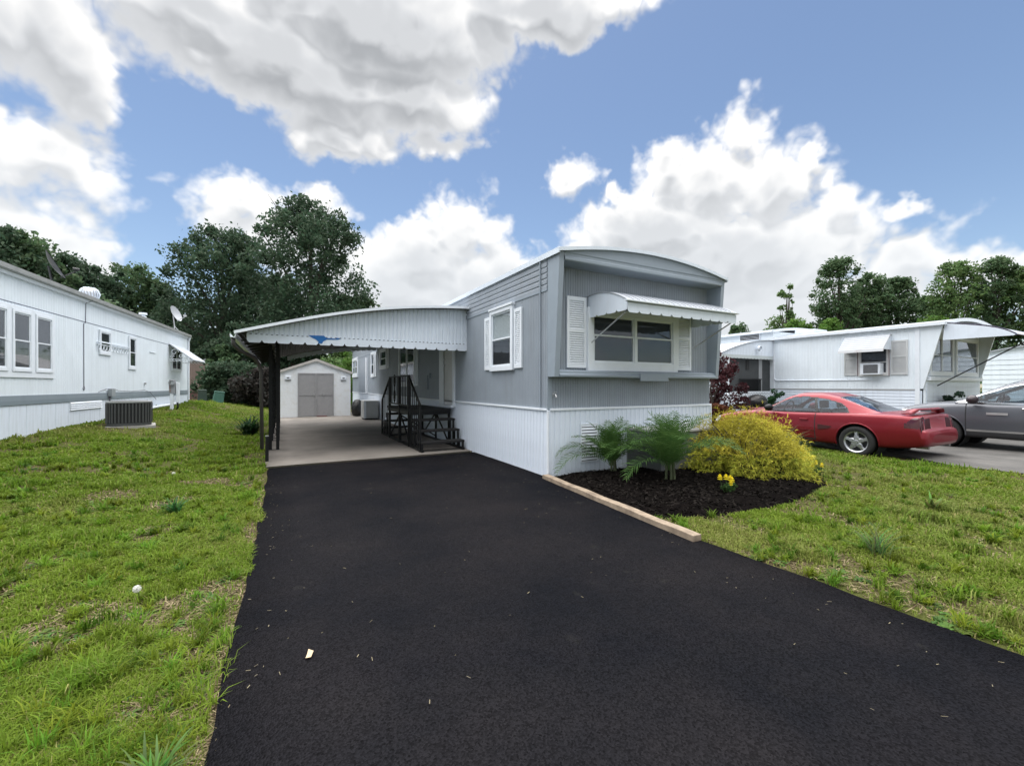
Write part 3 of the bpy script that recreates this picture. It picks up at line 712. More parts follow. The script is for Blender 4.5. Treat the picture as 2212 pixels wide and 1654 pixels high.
# ------------------------------------------------------------------ carport
def build_carport():
    c = thing('carport', 'white ribbed metal carport with scalloped edge and black posts beside the grey home', 'carport', (0, 0, .03))
    z0 = -.03
    yf, yb = 8.97, 19.2
    AX = [-.70, -.54, .04, .84, 1.86, 2.52, 3.1, 3.66]; AZ = [2.375, 2.43, 2.59, 2.80, 3.005, 3.085, 3.14, 3.17]
    def az(x): return float(np.interp(x, AX, AZ))
    # smooth arch
    xs = np.linspace(-.72, 3.655, 120)
    co = np.polyfit(AX, AZ, 4); zs = np.polyval(co, xs)
    def az(x): return float(np.polyval(co, x))
    m_under = mat('carport_underside_shade', (.026, .024, .023), .8, var=(4, .2))  # dark colour paints in the shade under the roof
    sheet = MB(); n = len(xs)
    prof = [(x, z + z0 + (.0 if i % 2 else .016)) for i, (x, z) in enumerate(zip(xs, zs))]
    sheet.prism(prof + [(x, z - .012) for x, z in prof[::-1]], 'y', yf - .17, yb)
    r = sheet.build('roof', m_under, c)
    top = MB(); pr2 = [(x, z + .004) for x, z in prof]
    top.prism(pr2 + [(x, z - .003) for x, z in pr2[::-1]], 'y', yf - .172, yb + .002); top.build('roof_skin', m_roof, r)
    ed = [(x, z + z0 + .030) for x, z in zip(xs, zs)] + [(x, z + z0 - .022) for x, z in zip(xs[::-1], zs[::-1])]
    MB().prism(ed, 'y', yf - .20, yf - .174).build('front_edge', m_trim, r)
    # ribbed end panel under the arch
    L = ribs(-.54, 3.655, .083, .016, flat=.5); P = MB(); n = len(L)
    P.add([(u, yf - d, 2.385 + z0) for u, d in L] + [(u, yf - d, max(az(u) - .016, 2.387) + z0) for u, d in L], [(i, i + 1, n + i + 1, n + i) for i in range(n - 1)])
    P.build('end_panel', m_white, c, solid=.004)
    va = MB().prism(scallop(-.545, 3.66, 2.386 + z0, 2.225 + z0, 18, .05), 'y', yf - .028, yf - .020).build('valance', m_white, c)
    dsh = None
    for k in range(50):
        x = -.5 + k * .083
        if dsh is None: dsh = MB().box(x, x + .035, yf - .0335, yf - .0285, 2.372 + z0, 2.383 + z0).build('clip', m_screen, va)
        else: again(dsh, (x + .0175, OFF[dsh.name].y, OFF[dsh.name].z), va)
    MB().box(3.655, 3.668, yf - .03, yf + .01, 2.23 + z0, 3.18 + z0).build('edge_trim', m_trim, c)
    # blue bird emblem on the valance (silhouette)
    e = [(0, 0), (.50, .012), (.58, -.055), (.88, -.065), (.955, -.03), (1.06, -.062), (.955, -.095), (.60, -.105), (.48, -.165), (.44, -.235), (.30, -.235), (.33, -.19), (.24, -.12), (.08, -.05)]
    bx0, bz0, s = .447, 2.402 + z0, .54
    MB().prism([(bx0 + p[0] * s, bz0 + p[1] * s * 1.15) for p in e], 'y', yf - .034, yf - .029).build('bird_emblem', mat('blue_sign_paint', (.004, .12, .38), .5), c)
    # rear valance
    xs2 = np.linspace(.2, 3.65, 40); rv = [(x, az(x) - .02 + z0) for x in xs2]; nn = 16
    bot = []
    for k in range(nn - 1, -1, -1):
        a, b = .2 + 3.45 * k / nn, .2 + 3.45 * (k + 1) / nn; w = b - a
        bot += [(b - .005, az(b) - .15 + z0), (b - w * .16, az(b) - .19 + z0), (a + w * .16, az(a) - .19 + z0), (a + .005, az(a) - .15 + z0)]
    MB().prism(rv + bot, 'y', yb - .004, yb + .002).build('valance', m_white, c)
    # gutter, beam, posts
    g = MB().prism([(-.78, 2.29 + z0), (-.71, 2.28 + z0), (-.69, 2.345 + z0), (-.702, 2.345 + z0), (-.716, 2.292 + z0), (-.765, 2.298 + z0), (-.775, 2.345 + z0), (-.785, 2.345 + z0)], 'y', yf - .19, yb); g.build('gutter', m_trim, c)
    MB().box(-.26, -.14, yf + .05, yb - .1, 2.36 + z0, az(-.2) - .02 + z0).build('beam', m_black, c)
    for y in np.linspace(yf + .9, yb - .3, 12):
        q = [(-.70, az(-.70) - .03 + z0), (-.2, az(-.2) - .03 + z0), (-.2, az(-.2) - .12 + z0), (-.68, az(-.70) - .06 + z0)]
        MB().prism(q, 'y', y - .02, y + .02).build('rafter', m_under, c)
    post = None
    for y in (9.15, 10.9, 12.7, 14.6, 16.6, 18.7):
        mb = MB().box(-.25, -.185, y - .03, y + .03, 0, 2.40 + z0).box(-.105, -.04, y - .03, y + .03, 0, 2.40 + z0)
        for z in np.arange(.25, 2.3, .28):
            mb.box(-.185, -.105, y - .006, y + .006, z, z + .012)
            pts = [(-.145 + .045 * math.sin(t), y, z + .14 - .10 * math.cos(t)) for t in np.linspace(0, 2 * math.pi, 13)]
            mb.tube(pts, .006, 5)
        mb.box(-.25, -.04, y - .03, y + .03, 0, .008)
        if y > 9.5: mb.build('post', m_black, c)
    # downspout with its elbow
    MB().tube([(-.745, yf - .1, 2.29 + z0), (-.735, yf - .09, 2.17 + z0), (-.66, yf + .05, 2.08 + z0), (-.45, yf + .35, 1.98 + z0), (-.38, yf + .5, 1.86 + z0), (-.34, yf + .53, 1.70 + z0), (-.33, yf + .53, .24 + z0)], .034, 8).build('downspout', mat('dark_brown_metal', (.055, .05, .047), .5), c, smooth=True)
    return c
carport = build_carport()
def build_stub():
    t = thing('pipe_stub', 'short black pipe stub in the grass at the corner of the concrete slab', 'pipe', (-.24, 9.28, 0))
    MB().tube([(0, 0, -.02), (0, 0, .50)], .03, 10).build('pipe', m_black, t); MB().tube([(0, 0, .50), (0, 0, .515)], .034, 10).build('cap', m_alu, t)
build_stub()

# ------------------------------------------------------------------ entry stairs
def build_stairs():
    s = thing('entry_stairs', 'black steel entry stairs with platform and railing under the carport', 'stairs', (0, 0, .03))
    m = m_black; mt = mat('black_stair_tread', (.010, .010, .011), .8, var=(20, .3), bump=(200, .4, .003))
    x0, x1 = 2.62, 3.60; H0 = .87
    zt = [.215, .435, .655]
    fy = [8.92, 9.22, 9.52]; ry = [13.02, 12.72, 12.42]
    MB().box(x0 - .02, x1 - .0, 9.80, 12.14, H0 - .05, H0).build('platform', mt, s, bevel=.004)
    MB().box(x0 - .01, x0 + .03, 9.80, 12.14, H0 - .13, H0 - .051).build('platform_frame', m, s); MB().box(x1 - .05, x1 - .01, 9.80, 12.14, H0 - .13, H0 - .051).build('platform_frame', m, s)
    MB().box(x0 + .03, x1 - .05, 9.80, 9.84, H0 - .13, H0 - .051).build('platform_frame', m, s)
    for y, z in zip(fy, zt): MB().box(x0, x1, y, y + .30, z - .045, z).build('tread', mt, s, bevel=.004)
    for y, z in zip(ry, zt): MB().box(x0, x1, y - .30, y, z - .045, z).build('tread', mt, s, bevel=.004)
    # legs under the treads
    for x in (x0 + .02, x1 - .03):
        for y, z in list(zip(fy, zt)) + [(a - .30, z) for a, z in zip(ry, zt)]:
            for yy in (y + .03, y + .26): MB().box(x - .018, x + .018, yy - .018, yy + .018, 0, z - .046).build('leg', m, s)
        for yy in (9.86, 10.85, 12.06): MB().box(x - .022, x + .022, yy - .022, yy + .022, 0, H0 - .131).build('leg', m, s)
        MB().bar((x, 8.90, .025), (x, 13.0, .025), .05).build('base_rail', m, s)
        MB().bar((x, 9.9, .06), (x, 10.83, H0 - .16), .03).build('brace', m, s); MB().bar((x, 12.0, .06), (x, 10.88, H0 - .16), .03).build('brace', m, s)
    MB().bar((x0 + .05, 10.85, H0 - .2), (x1 - .05, 10.85, .12), .03).build('brace', m, s)
    MB().box(x0 + .04, x1 - .05, 9.84, 9.88, .04, .08).build('cross_rail', m, s); MB().box(x0 + .04, x1 - .05, 12.04, 12.08, .04, .08).build('cross_rail', m, s)
    # railing on the open side
    xr = x0 - .005; top = H0 + .76
    for y in (9.93, 10.83, 11.91): MB().box(xr - .024, xr + .024, y - .024, y + .024, 0.0, top + .01).build('post', m, s)
    MB().box(xr - .026, xr + .026, 9.90, 11.94, top + .011, top + .04).build('rail', m, s)
    MB().box(xr - .014, xr + .014, 9.955, 11.885, H0 + .07, H0 + .10).build('rail', m, s)
    for y in np.linspace(10.07, 10.69, 5): MB().box(xr - .009, xr + .009, y - .009, y + .009, H0 + .10, top + .01).build('baluster', m, s)
    for y in (10.97, 11.09, 11.65, 11.77): MB().box(xr - .009, xr + .009, y - .009, y + .009, H0 + .10, top + .01).build('baluster', m, s)
    sc = MB()
    for zc in (H0 + .30, H0 + .70):
        for k in (-1, 1):
            pts = [(xr, 11.37 + k * .11 * math.cos(t) * (1 - t / 11), zc + .16 * math.sin(t) * (1 - t / 11)) for t in np.linspace(-1.6, 6.5, 24)]
            sc.tube(pts, .008, 5)
    sc.box(xr - .008, xr + .008, 11.362, 11.378, H0 + .10, top + .01); sc.build('scroll', m, s)
    for (ya, za, yb, zb) in ((9.93, top, 9.0, .215 + .78), (11.91, top, 12.94, .215 + .78)):
        MB().bar((xr, ya, za), (xr, yb, zb), .045, .03).build('rail', m, s)
        sg = 1 if yb > ya else -1
        MB().box(xr - .02, xr + .02, yb - .02, yb + .02, 0, zb - .01).build('post', m, s)
        for k in range(1, 6):
            t = k / 6; y = ya + (yb - ya) * t; zr = za + (zb - za) * t
            MB().box(xr - .008, xr + .008, y - .008, y + .008, max(.25, H0 - .05 - .72 * t + .06), zr - .016).build('baluster', m, s)
    return s
build_stairs()

# ------------------------------------------------------------------ shed and things near it
def build_shed():
    s = thing('garden_shed', 'small white garden shed with grey double doors at the end of the carport', 'shed', (-.08, 21.7, .03))
    w, dp, zw, zp = 2.99, 2.6, 2.03, 2.58; z0 = 0
    m_st = mat('white_stucco_panel', (.72, .75, .78), .7, var=(4, .10), col2=(.64, .64, .62), bump=(9, .25, .03), stops=(.5, .85))
    out = [(0, 0), (w, 0), (w, zw), (w / 2, zp), (0, zw)]
    MB().prism(out, 'y', 0, .05).build('front_wall', m_st, s); MB().prism(out, 'y', dp - .05, dp).build('rear_wall', m_st, s)
    MB().box(0, .05, .051, dp - .051, 0, zw - .02).build('side_wall', m_st, s); MB().box(w - .05, w, .051, dp - .051, 0, zw - .02).build('side_wall', m_st, s)
    m_rt = mat('beige_roof_trim', (.48, .46, .43), .6, var=(5, .15))
    r = MB().prism([(-.08, zw - .03), (w / 2, zp + .02), (w + .08, zw - .03), (w + .08, zw + .03), (w / 2, zp + .08), (-.08, zw + .03)], 'y', -.06, dp + .06).build('roof', m_rt, s)
    MB().prism([(-.10, zw - .07), (w / 2, zp - .03), (w + .10, zw - .07), (w + .10, zw + .038), (w / 2, zp + .09), (-.10, zw + .038)], 'y', -.085, -.061).build('barge_board', m_rt, r)
    m_dr = mat('grey_door_panel', (.30, .30, .31), .55, var=(5, .1))
    x0, x1 = .73, 2.24; mid = (x0 + x1) / 2
    for a, b in ((x0, mid - .004), (mid + .004, x1)):
        d = MB().box(a, b, -.03, -.002, .03, 2.0).build('door', m_dr, s, bevel=.004)
        fr = rect_frame(MB(), 'y', a, b, .03, 2.0, .05, -.046, -.0305); fr.box(a + .05, b - .05, -.046, -.0305, .98, 1.03); fr.build('stile', m_dr, d)
        MB().box(a + .3 if a > x0 else b - .10, a + .34 if a > x0 else b - .06, -.07, -.0465, .95, 1.07).build('handle', m_alu, d)
    for cx in (.34, 2.67):
        l = MB().box(cx - .12, cx + .12, -.05, -.002, 1.70, 1.86).box(cx - .10, cx + .10, -.075, -.05, 1.71, 1.85).build('wall_vent', m_trim, s, bevel=.006)
        MB().box(cx - .05, cx + .05, -.0775, -.0755, 1.755, 1.80).build('opening', m_dark, l); MB().box(cx - .11, cx + .11, -.03, -.002, 1.64, 1.68).build('grille', m_alu, l)
    tag(MB().prism([(1.42, 21.50), (1.80, 21.46), (1.88, 21.60), (1.70, 21.655), (1.45, 21.655)], 'z', .034, .055).build('door_mat', mat('red_brick_mat', (.16, .035, .028), .9, var=(30, .4))), 'small dark red mat lying before the shed doors', 'mat')
build_shed()
def build_unit():
    u = thing('air_conditioner', 'pale grey metal cabinet standing on the concrete slab beside the shed', 'cabinet', (3.02, 18.6, .03))
    m1 = mat('pale_cabinet_steel', (.42, .43, .43), .5, var=(3, .12), streak=(8, .25))
    w, d, h = .60, .75, .80
    MB().box(.03, w - .03, .03, d - .03, 0, .06).build('base', m_dark, u)
    MB().box(0, w, 0, d, .06, h - .03).build('casing', m1, u, bevel=.01)
    MB().box(-.012, w + .012, -.012, d + .012, h - .03, h).build('lid', mat('white_lid', (.7, .71, .72), .45, var=(3, .1)), u, bevel=.008)
    for k in range(14): MB().box(-.008, -.001, .12, d - .12, .14 + k * .04, .155 + k * .04).build('fin', m1, u)
    MB().box(-.0, .09, -.006, -.001, .06, h - .03).build('edge_panel', m_trim, u)
build_unit()
def blob(name, m, c, rx, ry, rz, seed, amp=.2, n=18, parent=None, fr=2.5):
    mb = MB(); vs = []; r_ = random.Random(seed); ph = [(r_.uniform(1, fr), r_.uniform(1, fr), r_.uniform(1, fr), r_.uniform(0, 6)) for _ in range(9)]
    for i in range(n + 1):
        th = math.pi * i / n
        for k in range(2 * n):
            f = math.pi * k / n; p = Vector((math.sin(th) * math.cos(f), math.sin(th) * math.sin(f), math.cos(th)))
            q = sum(abs(math.sin(2.2 * (a * p.x + b * p.y + g * p.z) + d)) for a, b, g, d in ph) / 9 - .6
            p = p * (1 + amp * q * 2); vs.append((c[0] + p.x * rx, c[1] + p.y * ry, max(c[2] + p.z * rz, c[2] - rz * .86)))
    fs = [(i * 2 * n + k, (i + 1) * 2 * n + k, (i + 1) * 2 * n + (k + 1) % (2 * n), i * 2 * n + (k + 1) % (2 * n)) for i in range(n) for k in range(2 * n)]
    return mb.add(vs, fs).build(name, m, parent, smooth=True)
m_bag = mat('black_plastic_bag', (.010, .010, .011), .28, bump=(14, .6, .05))
tag(blob('trash_bag', m_bag, (3.11, 21.0, .40), .25, .28, .40, 3, .25, fr=5), 'full black plastic trash bag between the shed and the grey cabinet', 'trash bag')

# box-shaped unit under the front window, behind the palms
def build_cover():
    b = thing('utility_box', 'grey boxed unit with pale flat lid against the front skirting behind the palms', 'utility box', (5.28, 4.84, .05))
    m1 = mat('dark_grey_box', (.11, .118, .122), .6, var=(4, .2)); m2 = mat('pale_box_lid', (.40, .40, .40), .5, var=(3, .15))
    MB().box(.0, 1.55, .0, .76, .0, .64).build('casing', m1, b, bevel=.008); MB().box(-.015, 1.57, -.015, .762, .641, .685).build('lid', m2, b, bevel=.008)
    for k in range(8): MB().box(-.006, -.001, .1, .66, .12 + k * .055, .14 + k * .055).build('fin', m1, b)
build_cover()

# ------------------------------------------------------------------ white home across the lawn (local: wall on x = 0 facing +x, y along the wall, z absolute)
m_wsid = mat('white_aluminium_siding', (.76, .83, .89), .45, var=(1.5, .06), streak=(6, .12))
def ribbed_x(x, sg, y0, y1, z0, z1, pitch, dep):
    L = ribs(y0, y1, pitch, dep); n = len(L); mb = MB()
    return mb.add([(x + sg * d, u, z0) for u, d in L] + [(x + sg * d, u, z1) for u, d in L], [(i, i + 1, n + i + 1, n + i) if sg > 0 else (i, n + i, n + i + 1, i + 1) for i in range(n - 1)])
def build_left_home():
    h = thing('mobile_home', 'long white mobile home with blue-grey band and roof gutter across the lawn', 'mobile home', (-4.79, 12.0, 0), -R(4.2))
    Y0, Y1, D = -8.0, 12.68, 4.2
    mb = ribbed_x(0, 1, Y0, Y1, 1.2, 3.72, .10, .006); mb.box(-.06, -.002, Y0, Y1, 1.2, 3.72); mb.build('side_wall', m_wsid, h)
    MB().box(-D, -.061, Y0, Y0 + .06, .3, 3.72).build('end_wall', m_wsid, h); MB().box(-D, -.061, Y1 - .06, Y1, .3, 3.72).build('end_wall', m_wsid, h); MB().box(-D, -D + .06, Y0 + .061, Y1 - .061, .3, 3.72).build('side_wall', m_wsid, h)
    MB().box(.0065, .012, Y0, Y1, 3.118, 3.132).build('seam', mat('blue_grey_line', (.14, .15, .21), .6), h)
    r = MB().prism([(.06, 3.72), (.06, 3.80), (-D / 2, 4.02), (-D - .06, 3.80), (-D - .06, 3.72)], 'y', Y0 - .05, Y1 + .08).build('roof', m_roof, h)
    MB().prism([(.062, 3.70), (.16, 3.715), (.175, 3.80), (.165, 3.80), (.15, 3.73), (.07, 3.72)], 'y', Y0 - .05, Y1 + .08).build('gutter', mat('grey_gutter', (.36, .37, .37), .5, var=(3, .2)), r)
    MB().box(.062, .068, Y0, Y1 + .08, 3.63, 3.71).build('fascia', m_trim, r)
    # blue-grey band in two boards
    mbd = mat('blue_grey_band', (.20, .245, .28), .5, var=(2, .12)); mbd2 = mat('blue_grey_band_upper', (.24, .285, .325), .5, var=(2, .12))
    MB().box(.0, .022, Y0, Y1, 1.145, 1.25).build('band_board', mbd2, h); MB().box(.0, .030, Y0, Y1, 1.055, 1.144).build('band_board', mbd, h)
    sk = MB().box(-.05, .0, Y0, Y1, -.1, 1.054).build('skirting', m_skirt, h)
    y = Y0
    first = None; wd = .548
    while y < Y1 - .3:
        c = y + wd / 2
        if first is None: first = MB().box(.001, .012, y + .004, y + wd - .004, -.1, 1.05).build('panel', m_skirt, sk, bevel=.002)
        else: again(first, (OFF[first.name].x, c, OFF[first.name].z), sk)
        y += wd
    # windows
    for a, b in ((-1.22, -.60), (-.47, .15), (.28, .92), (1.05, 1.70)): window(h, 'x', 1, .006, a, b, 1.74, 3.0, .055, 1, meet=2.38, proud=.04)
    MB().box(.006, .03, -1.35, 1.78, 1.62, 1.735).box(.006, .03, -1.35, 1.78, 3.005, 3.07).box(.006, .03, 1.705, 1.78, 1.736, 3.004).box(.006, .028, .925, 1.045, 1.736, 3.004).box(.006, .028, .155, .275, 1.736, 3.004).build('window_surround', m_trim, h)
    window(h, 'x', 1, .006, 4.0, 4.72, 2.33, 3.03, .07, 1, proud=.04)
    window(h, 'x', 1, .006, 6.0, 6.62, 1.98, 3.07, .08, 1, proud=.04)
    window(h, 'x', 1, .006, 10.35, 11.7, 2.05, 3.08, .08, 2, proud=.04)
    # scroll ironwork by the small window
    sc = MB().box(.02, .05, 3.85, 6.0, 2.66, 2.68).box(.02, .05, 3.85, 6.0, 2.60, 2.615)
    for k in range(11):
        yy = 3.95 + k * .19
        sc.tube([(.035, yy + .075 * math.cos(t), 2.53 + .07 * math.sin(t)) for t in np.linspace(0, 6.28, 14)], .009, 5)
    sc.build('scroll_trim', m_trim, h)
    # sloping striped awning with scroll side at the far window
    a = MB().prism([(.03, 3.16), (.85, 2.52), (.85, 2.495), (.03, 3.13)], 'y', 10.0, 11.95).build('awning', m_awn, h)
    for k in range(11):
        yy = 10.05 + k * .18
        MB().prism([(.03, 3.165), (.85, 2.525), (.85, 2.545), (.03, 3.185)], 'y', yy, yy + .09).build('slat', m_trim, a)
    for yy in (10.02, 11.9):
        s2 = MB().bar((.03, yy, 2.55), (.84, yy, 2.5), .025)
        for (cx, cz, rr) in ((.2, 2.82, .14), (.42, 2.66, .09), (.12, 2.64, .07)):
            s2.tube([(cx + rr * math.cos(t) * (1 - t / 9), yy, cz + rr * math.sin(t) * (1 - t / 9)) for t in np.linspace(0, 7, 22)], .012, 5)
        for k in range(7): s2.tube([(.09 + k * .11 + .05 * math.cos(t), yy, 2.50 - .05 * math.sin(t)) for t in np.linspace(0, 3.14, 8)], .010, 5)
        s2.build('bracket', m_trim, a)
    # wall fittings
    v = MB().box(.013, .02, 2.46, 4.13, .82, 1.05).build('vent', m_trim, h)
    for k in range(4): MB().prism([(.021, .84 + k * .052), (.045, .845 + k * .052), (.022, .885 + k * .052)], 'y', 2.47, 4.12).build('slat', m_trim, v)
    m_wire = mat('grey_wire', (.10, .10, .13), .6)
    MB().tube([(.17, 3.25, 3.70), (.02, 3.25, 3.62), (.015, 3.24, 3.1), (.015, 3.15, 3.08), (.015, 3.16, 1.45), (.015, 3.2, 1.38), (.015, 3.16, 1.33), (.015, 3.12, 1.38), (.015, 3.16, 1.44)], .008, 5).build('cable', m_wire, h)
    MB().box(.03, .12, 4.5, 4.75, 1.14, 1.36).build('electric_box', mat('grey_box', (.28, .31, .33), .5), h, bevel=.006)
    MB().tube([(.06, 4.55, 1.14), (.06, 4.5, .9), (.07, 4.42, .5), (.07, 4.45, .4)], .02, 6).build('conduit', m_wire, h)
    MB().tube([(.04, 3.9, 1.28), (.03, 4.4, 1.36), (.1, 4.7, 1.36), (.03, 5.2, 1.30), (.03, 6.2, 1.27), (.03, 7.3, 1.30), (.05, 7.8, 1.22), (.2, 7.9, .95)], .007, 5).build('cable', m_wire, h)
    MB().box(.007, .03, 7.9, 8.5, 2.66, 2.69).build('bracket', m_trim, h); MB().box(.007, .05, 7.35, 7.45, 1.50, 1.56).build('faucet', m_alu, h)
    MB().box(-.03, .02, Y1 - .02, Y1 + .03, .5, 3.70).build('corner_trim', m_trim, h); MB().tube([(.12, Y1 + .02, 3.70), (.05, Y1 + .05, 3.5), (.05, Y1 + .05, .8)], .04, 8).build('downspout', m_trim, h)
    MB().tube([(.16, 5.2, .62), (.16, 10.6, .72)], .05, 8).build('drain_pipe', m_trim, h)
    # roof fittings
    t = MB().lathe([(.0, .62), (.10, .60), (.19, .53), (.23, .42), (.20, .31), (.13, .26), (.13, .0)], (-.75, 5.5, 3.82), 22).build('turbine_vent', m_alu, h, smooth=True)
    for k in range(22):
        f = 2 * math.pi * k / 22
        MB().tube([(-.75 + r_ * math.cos(f + q), 5.5 + r_ * math.sin(f + q), 3.82 + z_) for r_, z_, q in ((.12, .60, 0), (.20, .535, .08), (.24, .42, .16), (.21, .315, .24), (.14, .265, .3))], .012, 4).build('fin', m_white, t)
    st = MB().tube([(-.6, 9.3, 3.8), (-.6, 9.3, 4.16)], .07, 10); st.tube([(-.6, 9.3, 4.2), (-.6, 9.3, 4.26)], .13, 12); st.tube([(-.6, 9.3, 4.08), (-.6, 9.3, 4.12)], .11, 12); st.build('flue', m_trim, h)
    MB().lathe([(0, .08), (.15, .07), (.17, .0)], (-.9, 3.0, 3.84), 16).build('roof_cap', m_white, h)
    return h
left_home = build_left_home()
LM = Matrix.Translation((-4.79, 12.0, 0)) @ Matrix.Rotation(-R(4.2), 4, 'Z')
def dish(name, label, loc, az_, tilt, rad, mface, mback, mastlen):
    d = thing(name, label, 'satellite dish', loc)
    n = Vector((math.sin(az_) * math.cos(tilt), math.cos(az_) * math.cos(tilt), math.sin(tilt)))
    c = Vector((0, 0, mastlen + rad * .75)); a = n.cross(Vector((0, 0, 1))).normalized(); b = a.cross(n)
    def bowl(off):
        vs = []; fs = []; K, S = 6, 24
        for i in range(K + 1):
            rr = rad * i / K; dp = .16 * rad * (i / K) ** 2 * 1.6
            for k in range(S):
                t = 2 * math.pi * k / S; vs.append(c + a * rr * math.cos(t) + b * rr * 1.08 * math.sin(t) + n * (dp + off))
        for i in range(K):
            for k in range(S): fs.append((i * S + k, i * S + (k + 1) % S, (i + 1) * S + (k + 1) % S, (i + 1) * S + k))
        return MB().add(vs, fs)
    bowl(0).build('reflector', mface, d, smooth=True); bowl(-.012).build('back_shell', mback, d, smooth=True)
    MB().tube([(0, 0, 0), (0, 0, mastlen * .6), c - n * .06], .022, 8).build('mast', mback, d)
    MB().tube([Vector((.25, .18, -.02)), Vector((0, 0, mastlen * .55))], .012, 6).build('strut', mback, d)
    e = c + n * rad * 1.25 - b * rad * .75
    MB().tube([c - b * rad * .95, (c - b * rad * .95).lerp(e, .5) + n * .02, e], .014, 6).build('feed_arm', mback, d)
    MB().tube([e, e + (c - e).normalized() * .12], .035, 8).build('receiver', mface, d)
m_dd = mat('dark_dish_back', (.03, .031, .034), .5); m_dg = mat('grey_dish', (.36, .38, .41), .45)
p = LM @ Vector((-.35, 2.55, 3.80)); dish('satellite_dish', 'dark satellite dish on the roof edge of the white home with gutter', p, R(75), R(28), .33, m_dd, m_dd, .35)
p = LM @ Vector((-.35, 12.2, 3.80)); dish('satellite_dish', 'pale grey satellite dish on the far roof corner of the white home with gutter', p, R(110), R(22), .34, m_dg, m_alu, .62)
p = LM @ Vector((-.5, .2, 3.85)); dish('satellite_dish', 'white satellite dish on the roof above the triple window of the white home', p, R(200), R(25), .28, m_white, m_white, .45)

def build_condenser():
    c = thing('air_conditioner', 'dark grey outdoor air conditioner on a pad beside the white home', 'air conditioner', (-3.52, 14.72, .40), R(12))
    m = mat('dark_condenser_steel', (.075, .08, .082), .5, var=(6, .2)); m2 = mat('condenser_top', (.20, .21, .21), .5, var=(6, .2))
    tag(MB().box(-.52, .52, -.50, .50, -.06, .02).build('pad', mat('pad_concrete', (.35, .34, .32), .9), c))
    w = .44
    cor = [(-w, -w + .14), (-w + .14, -w), (w - .14, -w), (w, -w + .14), (w, w - .14), (w - .14, w), (-w + .14, w), (-w, w - .14)]
    MB().prism([(x * .97, y * .97) for x, y in cor], 'z', .03, .60).build('coil', m_dark, c)
    MB().prism(cor, 'z', .03, .09).build('base_pan', m, c, bevel=.006)
    t = MB().prism([(x * 1.03, y * 1.03) for x, y in cor], 'z', .60, .645).build('top', m2, c, bevel=.01)
    MB().lathe([(.05, .66), (.36, .66), (.38, .647)], (0, 0, 0), 28).build('fan_grille', m, t)
    for i in range(8):
        a = Vector((*cor[i], 0)); b = Vector((*cor[(i + 1) % 8], 0)); L = (b - a).length; n = max(2, int(L / .062))
        for k in range(n):
            q = a.lerp(b, (k + .5) / n)
            d = (b - a).normalized(); nn = Vector((d.y, -d.x, 0))
            wv = d * (L / n * .30)
            MB().add([q - wv + nn * .0, q + wv, q + nn * .022 + wv * .3, q + nn * .022 - wv * .3] and [(q + o + Vector((0, 0, z))) for z in (.10, .595) for o in (-wv, wv, nn * .02 + wv * .4, nn * .02 - wv * .4)],
                     [(0, 1, 5, 4), (1, 2, 6, 5), (2, 3, 7, 6), (3, 0, 4, 7), (0, 3, 2, 1), (4, 5, 6, 7)]).build('louvre', m, c)
    for k in range(12):
        MB().box(w + .001, w + .012, -.30, .30, .13 + k * .038, .145 + k * .038).build('fin', m, c)
build_condenser()
def build_pedestal():
    c = thing('electric_meter_post', 'white post with grey electric meter boxes at the end of the white home', 'meter post', (-3.62, 20.2, gz1(-3.62, 20.2)), R(-4))
    MB().box(-.05, .05, -.05, .05, -.05, .60).build('post', m_trim, c, bevel=.006)
    MB().box(-.08, .10, -.06, .10, .60, 1.12).build('meter_box', mat('grey_meter_box', (.33, .34, .36), .5, var=(6, .3)), c, bevel=.01)
    MB().box(-.07, -.01, -.065, -.061, .66, .92).build('rust_panel', mat('rusty_panel', (.22, .10, .07), .8, var=(9, .5), col2=(.3, .3, .3)), c)
    MB().lathe([(0, .09), (.06, .085), (.085, .05), (.09, 0)], (.02, -.15, 1.0), 16, 'y').build('meter', m_alu, c)
    MB().box(.12, .22, .0, .10, .25, 1.02).build('cabinet', m_trim, c, bevel=.01)
    MB().tube([(.17, 0, .26), (.19, -.02, .1), (.12, .1, -.02)], .03, 8).build('hose', m_black, c)
build_pedestal()
def build_brown_home():
    b = at(403, 870, 36); z0 = .22
    h = thing('mobile_home', 'faded brown mobile home partly hidden by dark bushes beyond the lawn', 'mobile home', (-7.6, 42.3, z0), R(-20))
    m = mat('faded_brown_siding', (.255, .195, .175), .7, var=(2, .15), streak=(5, .2))
    L = ribs(0, 9, .12, .012); n = len(L); mb = MB(); mb.add([(u, -d, .75) for u, d in L] + [(u, -d, 3.25) for u, d in L], [(i, i + 1, n + i + 1, n + i) for i in range(n - 1)]); mb.box(0, 9, .002, 3.6, .75, 3.25); mb.build('wall', m, h)
    MB().box(-.06, 9.06, -.08, 3.7, 3.25, 3.36).build('roof', m_roof, h)
    MB().box(0, 9, .0, 3.6, -.4, .69).build('skirting', mat('dull_red_skirting', (.17, .10, .09), .8, var=(3, .2)), h)
    MB().box(-.01, 9.01, -.02, 3.61, .691, .749).build('band', mat('dark_red_band', (.10, .04, .04), .7), h)
    for k in range(3): MB().box(.02, 8.98, -.022, -.013, .82 + k * .13, .90 + k * .13).build('board', m, h)
    window(h, 'y', -1, -.012, 2.6, 3.5, 1.7, 2.6, .06, 1, proud=.05)
    window(h, 'y', -1, -.012, 5.4, 6.4, 1.7, 2.6, .06, 1, proud=.05)
build_brown_home()
